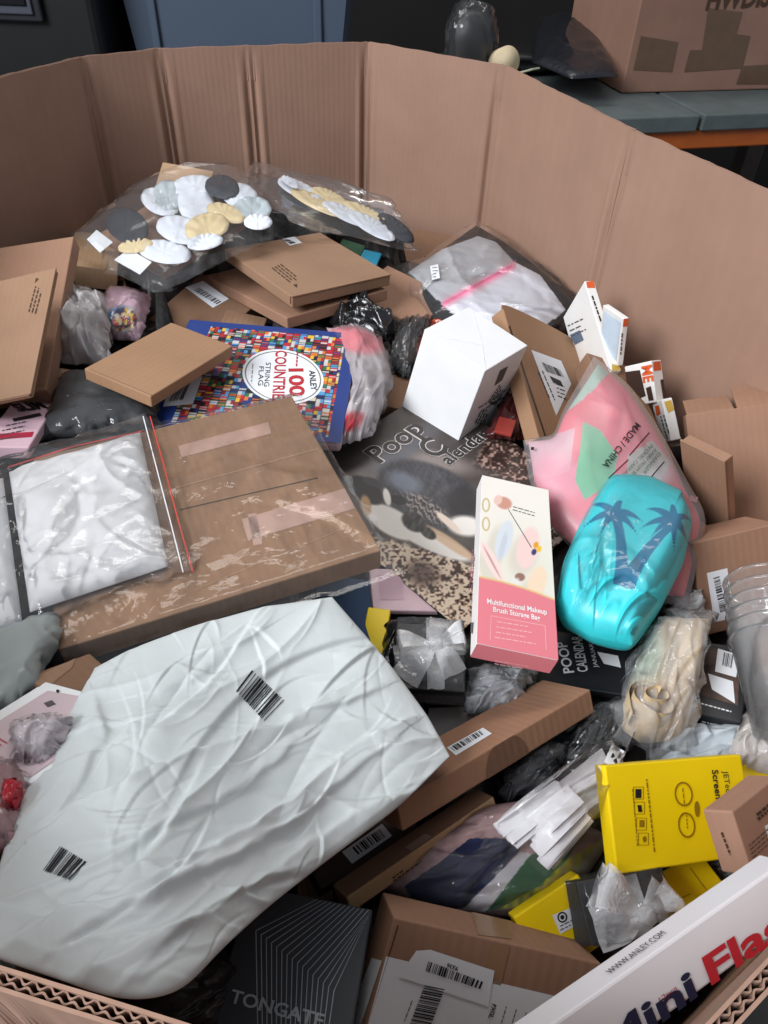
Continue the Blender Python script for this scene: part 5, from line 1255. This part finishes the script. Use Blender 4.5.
it.quad('top', [(-58, 757), (30, 778), (134, 706), (48, 691)], mat('greyish_pink_card', (206, 186, 190), rough=.4, var=.03), 'printed_face'); oval(it, 'top', 58, 692, 1.6, 1.6, 0, INK, 'dot', .0008); it.quad('top', [(44, 704), (52, 701), (56, 705), (48, 708)], GINK, 'code_print', off=.0008)
it.text('top', 'WI', (-6, 752), (8, 744), RED, hpx=(-8, 735)); lines(it, 'top', (18, 724), (42, 712), 2, (3, 4), 1.2, INK, seed=9)
r_, o = crumple('clear_bag', 'small crinkled clear packet pressed against the left side of the mailer', 'bag', [(16, 760), (46, 766), (72, 716), (12, 728)], [1.0, 1.0, 1.0, .995], mat('grey_contents', (196, 186, 190), rough=.4, var=.2, scale=50), .010, 142, 24, .0025, film_m=FILM_C); finish(r_)
r_, o = crumple('clear_bag', 'clear bag with red contents at the left edge below the printed box', 'bag', [(-40, 860), (12, 846), (32, 778), (-40, 752)], [1.02, 1.02, 1.0, .985], mat('reddish_contents', (160, 122, 124), rough=.5, var=.3, scale=20), .012, 143, 24, .003, film_m=FILM_C); finish(r_)
r_, o = crumple('red_packet', 'small crimson packet at the left edge beside the mailer', 'packet', [(2, 808), (16, 806), (20, 784), (6, 782)], [1.022, 1.022, 1.018, 1.018], mat('crimson_film', (176, 34, 48), rough=.3), .006, 144, 8, .002, nn=20); finish(r_)

# ------------------------------------------------------------------ ribboned gift boxes
SHEER = film('sheer_ribbon', milky=.5, col=(238, 238, 240), rough=.5, bscale=300, bump=.3)
def strip(parent, pts, wid, m, name, up=(0, 0, 1)):
    """cloth strip through local 3-D points, widths along it"""
    p = np.array(pts, float); n = len(p); t = np.gradient(p, axis=0); up = np.array(up, float); sd = np.cross(t, up); sd /= np.linalg.norm(sd, axis=1, keepdims=True) + 1e-9
    w_ = np.interp(np.linspace(0, 1, n), np.linspace(0, 1, len(wid)), wid)[:, None]; k = 5; V = []; Fc = []
    for j in range(k):
        s_ = j / (k - 1) * 2 - 1; V.extend(p + sd * w_ * s_ / 2 + up * .0012 * math.cos(j * 2.2))
    for j in range(k - 1):
        for i in range(n - 1): a = j * n + i; Fc.append((a, a + 1, a + n + 1, a + n))
    return link_mesh(name, V, Fc, m, parent, smooth=True)
def gift(label, corr, z, T, ctr, loops, tails, bands, seed):
    it = Item('gift_box', label, 'box', corr, z, T, BLACKC, n=(0, -.05, 1), sn=.04)
    def L3(px, py, h): u = it.loc('top', px, py); return np.array([u[0] - it.L / 2, u[1] - it.W / 2, it.T + h])
    lu, lv = it.L, it.W
    for b0, b1, wv in bands:
        pts = [L3(*(np.array(b0) * (1 - t) + np.array(b1) * t), .0012) for t in np.linspace(0, 1, 8)]; strip(it.root, pts, [wv, wv], SHEER, 'ribbon_band')
    c = np.array(ctr, float)
    for tip, wv, h in loops:
        tip = np.array(tip, float); pts = []
        for t in np.linspace(0, 1, 22):
            s_ = math.sin(math.pi * t); q = c * (1 - s_) + tip * s_; pts.append(L3(q[0], q[1], .003 + h * (1 if t < .5 else .35) * math.sin(math.pi * min(t, 1 - t) * 1.6) + (.006 if t < .5 else 0) * s_))
        strip(it.root, pts, [.004, wv * .8, wv, wv * .8, .004], SHEER, 'bow_loop')
    for tip, wv in tails:
        tip = np.array(tip, float); pts = [L3(*(c * (1 - t) + tip * t), .002 + .008 * math.sin(math.pi * t)) for t in np.linspace(0, 1, 14)]; strip(it.root, pts, [.004, wv * .8, wv], SHEER, 'ribbon_tail')
    o = blob('bow_knot', None, None, (-.006, -.006, 0), (.006, .006, .010), SHEER, seed, par=it.root, loc=tuple(L3(c[0], c[1], .002)))
    mx, my = it.L / 2 + .002, it.W / 2 + .002; n = 50; X, Y = np.meshgrid(np.linspace(-mx, mx, n), np.linspace(-my, my, n)); r2 = ((X / mx) ** 2 + (Y / my) ** 2)
    Z = it.T + .008 + .014 * np.exp(-r2 * 2.0) + folds(seed, 20, .002, .04, .3)(X / mx / 2 + .5, Y / my / 2 + .5); Z = np.where((np.abs(X) > it.L / 2) | (np.abs(Y) > it.W / 2), it.T * .3, np.maximum(Z, it.T + .001))
    idx = np.arange(n * n).reshape(n, n); fc = np.stack([idx[:-1, :-1], idx[:-1, 1:], idx[1:, 1:], idx[1:, :-1]], -1).reshape(-1, 4)
    link_mesh('film_wrap', np.stack([X, Y, Z], -1).reshape(-1, 3), fc, FILM_L, it.root, smooth=True)
    return it
gift('black gift box with white sheer bow in clear wrap, beside the pink makeup box', dict(a=(393, 688), b=(464, 692), c=(464, 627), d=(396, 621), A=(392, 703), B=(464, 707)), .885, .025, (435, 647),
     [((398, 651), .022, .010), ((463, 645), .026, .012)], [((443, 622), .024), ((404, 681), .028), ((455, 676), .022)], [((434, 624), (436, 690), .014), ((394, 654), (464, 648), .014)], 151)
gift('black gift box with white sheer bow below the big yellow box', dict(a=(588, 952), b=(668, 926), c=(660, 866), d=(580, 880)), .892, .025, (640, 915),
     [((590, 884), .030, .012), ((660, 890), .024, .012)], [((594, 930), .026), ((662, 905), .02), ((632, 938), .024)], [((625, 876), (645, 940), .014)], 152)

# ------------------------------------------------------------------ beige bundle in clear bag
pa = Patch([(617, 735, .865), (640, 756, .865), (686, 752, .865)], [(686, 752, .865), (696, 700, .875), (716, 612, .895)], [(640, 640, .885), (668, 616, .892), (716, 612, .895)], [(617, 735, .865), (622, 690, .875), (640, 640, .885)])
r_ = soft('beige_bundle', 'beige rolled paper bundle in a clear bag right of centre', 'bag', pa)
def beige(px, py, u, v):
    col = np.tile(np.array([196., 170., 134.]), (len(u), 1)) + fbm(px / 9, py / 16, 5)[:, None] * 16; col = over(col, (136, 158, 136), ell(px, py, 640, 655, 30, 26, -40, .8) * .8); return over(col, (214, 196, 170), ell(px, py, 680, 640, 14, 40, 15, .8) * .7)
sheet('rolled_paper', pa, printed('beige_paper', .6, .2), r_, 60, 70, .026, .01, folds(161, 22, .004, .07, .35, ang=1.4, spread=.8), paint=beige, rng=(.06, .94, .08, .95))
cz = .915; c0 = P(656, 690, cz); sp = []; up = np.array([0., 0, 1])
for t in np.linspace(0, 2.6 * 2 * math.pi, 90):
    rr = (.003 + .0009 * t) * (1 + .18 * math.sin(t * 2.3)); sp.append(c0 + np.array([math.cos(t) * rr * 1.15, math.sin(t) * rr, .002 - .0011 * t]))
V = []; Fc = []
for i, q in enumerate(sp): V += [q, q - up * .020]
for i in range(len(sp) - 1): a = 2 * i; Fc.append((a, a + 2, a + 3, a + 1))
link_mesh('paper_swirl', V, Fc, mat('pale_beige_paper', (214, 190, 152), rough=.6, var=.1), r_, smooth=True)
sheet('clear_bag', pa, film('beige_bag_film', milky=.2, bscale=70, bump=.9, rough=.1), r_, 70, 70, .036, .006, folds(162, 46, .005, .045, .25), edge=.008, two=False)
finish(r_)

# ------------------------------------------------------------------ stack of clear cups
r_ = tag(empty('cup_sleeve', loc=tuple(P(783, 690, .88))), 'sleeve of nested clear plastic cups at the right edge', 'cups'); PILE.append(r_)
ax = (P(772, 610, .935) - P(790, 760, .905)); ax /= np.linalg.norm(ax); qr = Vector((0, 0, 1)).rotation_difference(Vector(ax)).to_matrix().to_4x4()
CUPM = film('cup_plastic', milky=.08, rough=.08, bscale=10, bump=.05)
def cup():
    prof = [(.0, 0), (.022, 0), (.024, .002), (.034, .075), (.036, .076), (.037, .079), (.035, .080), (.033, .078)]; V = []; Fc = []; n = 36
    for r, z in prof:
        for k in range(n): V.append((r * math.cos(2 * math.pi * k / n), r * math.sin(2 * math.pi * k / n), z))
    for j in range(len(prof) - 1):
        for k in range(n): a = j * n + k; b = j * n + (k + 1) % n; Fc.append((a, b, b + n, a + n))
    return V, Fc
cv, cf = cup(); c1 = None
base = np.array(P(788, 738, .905)) - np.array(r_.location)
for k in range(6):
    if c1 is None: c1 = link_mesh('cup', cv, cf, CUPM, r_, smooth=True); o = c1
    else: o = c1.copy(); C.objects.link(o); o.parent = r_
    o.matrix_local = Matrix.Translation(Vector(base + ax * .011 * k)) @ qr
pa = Patch([(757, 748, .90), (800, 775, .90)], [(800, 775, .90), (815, 660, .92), (810, 585, .93)], [(768, 592, .93), (810, 585, .93)], [(757, 748, .90), (743, 690, .905), (741, 645, .915), (768, 592, .93)])
o = sheet('sleeve_film', pa, FILM_C, r_, 50, 60, .045, .004, folds(171, 30, .004, .04, .3), two=False); o.data.transform(Matrix.Translation(-Vector(r_.location)))

# ------------------------------------------------------------------ fabric flags bag and white sash bundle
def fab(px, py, u, v):
    col = np.tile(np.array([172., 140., 140.]), (len(u), 1)) + fbm(px / 7, py / 7, 5)[:, None] * 22
    col = over(col, (36, 42, 74), inpoly(px, py, [(412, 900), (404, 886), (440, 862), (470, 838), (510, 838), (520, 850), (470, 906), (440, 912)])); col = over(col, (210, 206, 212), inpoly(px, py, [(462, 910), (520, 852), (545, 856), (490, 912)]))
    col = over(col, (40, 92, 56), inpoly(px, py, [(486, 912), (530, 855), (580, 838), (560, 870), (520, 905)])); col = over(col, (186, 176, 40), inpoly(px, py, [(500, 908), (540, 886), (566, 860), (604, 838), (606, 850), (570, 880), (530, 912)]) * (.7 + .3 * np.sin(px * .6)).clip(0, 1))
    return over(col, (190, 186, 176), inpoly(px, py, [(570, 876), (596, 846), (606, 836), (604, 858), (580, 880)]) * .8)
pa = Patch([(372, 884, .862), (440, 915, .855), (520, 918, .855)], [(520, 918, .855), (585, 880, .862), (612, 838, .865)], [(480, 806, .868), (540, 800, .865), (612, 838, .865)], [(372, 884, .862), (430, 842, .868), (480, 806, .868)])
r_ = soft('flag_fabric_bag', 'clear bag of folded navy, green and yellow fabric flags, bottom centre', 'bag', pa)
sheet('folded_flags', pa, printed('fabric_print', .7, .2), r_, 120, 90, .014, .006, folds(181, 20, .003, .05, .35, ang=.5, spread=.6), paint=fab)
sheet('bag_film', pa, FILM_C, r_, 80, 70, .019, .002, folds(182, 44, .0035, .035, .25), two=False); finish(r_)
pa = Patch([(512, 832, .892), (548, 858, .892)], [(548, 858, .892), (596, 820, .90), (630, 768, .89)], [(505, 816, .892), (560, 778, .90), (610, 742, .89)], [(512, 832, .892), (505, 816, .892)])
pa = Patch([(500, 822, .888), (545, 862, .888)], [(545, 862, .888), (594, 826, .892), (628, 772, .885)], [(500, 822, .888), (548, 788, .892), (606, 744, .885)], [(500, 822, .888), (500, 821, .888)]) if False else Q([(500, 829), (544, 866), (622, 790), (602, 748)], [.9, .9, .895, .895])
r_ = soft('sash_bundle', 'white cloth tie bundle with stepped square ends beside the yellow box', 'bag', pa)
WC = mat('white_cloth', (236, 234, 238), rough=.75, var=.03, bump=.2, bscale=90)
sheet('folded_bundle', pa, WC, r_, 60, 60, .012, .01, folds(191, 24, .0025, .05, .5, ang=1.35, spread=.3), rng=(0, 1, .12, 1), k=3)
rs = np.random.default_rng(4)
for i in range(22):
    t = (i * .618) % 1; bx_, by_ = 497 + t * 47, 829 + t * 41; st_ = 26 * ((i * 7) % 5) / 5 * (1 - abs(2 * t - 1) * .3); ex_, ey_ = bx_ + st_ * .8, by_ - st_ * .6
    rx_, ry_ = 600 + t * 16, 756 + t * 30; z0_ = .9035 + .0009 * (i % 9) + st_ * .0001; w_ = rs.uniform(9, 13)
    tx_, ty_ = ex_ + (rx_ - ex_) * .6, ey_ + (ry_ - ey_) * .6; zm = .014 * (1 - abs(2 * t - 1) ** 3)
    ribbon(r_, [(ex_, ey_, z0_ + zm * .25), ((ex_ * 2 + tx_) / 3, (ey_ * 2 + ty_) / 3, z0_ + zm * .9), ((ex_ + tx_ * 2) / 3, (ey_ + ty_ * 2) / 3, z0_ + zm), (tx_, ty_, z0_ + zm * .8)], w_, WC, 'cloth_tie', th=.0016)
pf = Patch([(492, 832, .892), (545, 876, .892)], [(545, 876, .892), (604, 824, .90), (634, 770, .89)], [(492, 832, .892), (550, 782, .90), (606, 738, .89)], [(492, 832, .892), (491, 831, .892)]) if False else Q([(490, 828), (546, 878), (630, 792), (606, 740)], [.907, .907, .9, .9])
fo = sheet('bag_film', pf, FILM_L, r_, 60, 60, .034, .002, folds(192, 40, .0028, .04, .35, ang=1.3, spread=.6), two=False)
surf_poly(r_, fo, [(604, 762), (612, 744), (626, 752), (618, 770)], LABEL, 'barcode_label')
finish(r_)

# ------------------------------------------------------------------ dark packets in the gaps
r_, o = crumple('black_packet', 'black shiny packet under the beige bundle, right of the long tan box', 'packet', [(555, 775), (622, 760), (622, 700), (580, 712)], [.85, .85, .86, .86], BLK, .016, 201, 34, .006, film_m=FILM_C); finish(r_)
r_, o = crumple('black_packet', 'dark clear-wrapped packet between the long tan box and white ties', 'packet', [(498, 800), (548, 790), (572, 742), (520, 752)], [.855, .855, .858, .858], mat('charcoal_film', (50, 52, 56), rough=.3, var=.4, scale=50, bump=.5), .014, 202, 30, .006, film_m=FILM_C); finish(r_)
r_, o = crumple('clear_bag', 'clear bag of grey trim just below the pink makeup box', 'bag', [(462, 712), (514, 712), (536, 668), (470, 668)], [.862, .862, .866, .866], mat('grey_trim', (160, 162, 166), rough=.4, var=.3, scale=40), .014, 203, 30, .006, film_m=FILM_C); finish(r_)
r_, o = crumple('poly_bag', 'grey-white poly bag between the beige bundle and the yellow box', 'bag', [(640, 778), (745, 778), (742, 722), (668, 728)], [.85, .85, .86, .86], mat('grey_white_film2', (176, 184, 190), rough=.35, var=.1), .018, 204, 22, .006); finish(r_)
r_, o = crumple('clear_bag', 'pale clear bag under the cup sleeve at the right edge', 'bag', [(725, 765), (790, 790), (795, 710), (742, 715)], [.865, .87, .88, .87], mat('pale_contents', (190, 182, 176), rough=.4, var=.15), .02, 205, 24, .006, film_m=FILM_C); finish(r_)
r_, o = crumple('dark_bag', 'dark glossy bag between mailer tail and the black chevron box', 'bag', [(120, 1030), (205, 1040), (240, 945), (165, 965)], [.93, .90, .88, .94], mat('dark_brown_film', (52, 48, 48), rough=.25, var=.3, bump=.5), .018, 206, 28, .006); finish(r_)
r_, o = crumple('clear_bag', 'grey barcode bag end under the turquoise package, right side', 'bag', [(666, 622), (706, 616), (700, 590), (672, 596)], [.87, .87, .88, .88], mat('grey_print_film', (150, 148, 148), rough=.35, var=.4, scale=60), .01, 207, 18, .004, nn=30); finish(r_)
r_, o = crumple('black_packet', 'black crinkled wrap around the ribboned gift box left side', 'packet', [(372, 706), (400, 716), (404, 618), (384, 622)], [.865, .86, .865, .87], BLK, .01, 208, 22, .005, nn=36); finish(r_)

# ================================================================== what fills the bin below
bpy.context.view_layer.update()
x0g, x1g, y0g, y1g, gs = -.66, .54, .02, 1.54, .01
nx_, ny_ = int((x1g - x0g) / gs) + 1, int((y1g - y0g) / gs) + 1
env = np.full((ny_, nx_), 9.0)
def descend(o):
    yield o
    for c in o.children: yield from descend(c)
for root in PILE:
    for o in descend(root):
        if o.type != 'MESH': continue
        me = o.data; n = len(me.vertices); co = np.empty(n * 3); me.vertices.foreach_get('co', co); co = co.reshape(-1, 3)
        Mw = np.array(o.matrix_world); w_ = co @ Mw[:3, :3].T + Mw[:3, 3]
        me.calc_loop_triangles(); t = np.empty(len(me.loop_triangles) * 3, int); me.loop_triangles.foreach_get('vertices', t); t = t.reshape(-1, 3)
        A, B, D = w_[t[:, 0]], w_[t[:, 1]], w_[t[:, 2]]
        big = max(np.linalg.norm(B - A, axis=1).max(), np.linalg.norm(D - A, axis=1).max()) if len(t) else 0
        k = int(min(40, max(1, math.ceil(big / .006))))
        pts = [w_]
        if len(t) < 4000 and k > 1:
            for i in range(k + 1):
                for j in range(k + 1 - i):
                    a, b = i / k, j / k; pts.append(A * (1 - a - b) + B * a + D * b)
        w_ = np.concatenate(pts)
        ix = ((w_[:, 0] - x0g) / gs).round().astype(int); iy = ((w_[:, 1] - y0g) / gs).round().astype(int)
        ok = (ix >= 0) & (ix < nx_) & (iy >= 0) & (iy < ny_); np.minimum.at(env, (iy[ok], ix[ok]), w_[ok, 2])
GX, GY = np.meshgrid(x0g + gs * np.arange(nx_), y0g + gs * np.arange(ny_))
base = .845 + .02 * fbm(GX * 14, GY * 14, 7) + .012 * (1 - 2 * np.abs(fbm(GX * 30, GY * 30, 17)))
bed = np.where(env < 8, env - .003, base); bed = np.minimum(bed, 1.05)
for _ in range(1):
    pd = np.pad(bed, 1, mode='edge'); bed = np.min([pd[i:i + ny_, j:j + nx_] for i in range(3) for j in range(3)], 0)
rimp = np.array([p for p in rim]); cen = rimp.mean(0)
ins_poly = []
for i in range(len(rim)):
    a, b, c = rim[i - 1], rim[i], rim[(i + 1) % len(rim)]
    d = cen - b; off = np.array(lean.get(i, (0, 0))) * .3; ins_poly.append(b + off + d / np.linalg.norm(d) * .016)
inside = inpoly(GX, GY, ins_poly) > .5
V = []; Fc = []; vid = -np.ones((ny_, nx_), int)
cell = inside[:-1, :-1] & inside[1:, :-1] & inside[:-1, 1:] & inside[1:, 1:]
def vi(j, i):
    if vid[j, i] < 0: vid[j, i] = len(V); V.append((GX[j, i], GY[j, i] - .7, bed[j, i]))
    return vid[j, i]
for j in range(ny_ - 1):
    for i in range(nx_ - 1):
        if cell[j, i]: Fc.append((vi(j, i), vi(j, i + 1), vi(j + 1, i + 1), vi(j + 1, i)))
JUM = mat('dark_jumble', (40, 36, 35), rough=.35, spec=.5, var=.5, scale=40, bump=.7, bscale=70)
jb = link_mesh('packing_jumble', V, Fc, JUM, None, smooth=True); jb.location = (0, .7, 0)
tag(jb, 'dark jumble of crumpled plastic and packets filling the bin under the parcels', 'packing', kind='stuff')
for r in REPORT: print('BOX', r[0], 'err %.1f' % r[1], r[2], 'n', r[3], 'c', r[4])
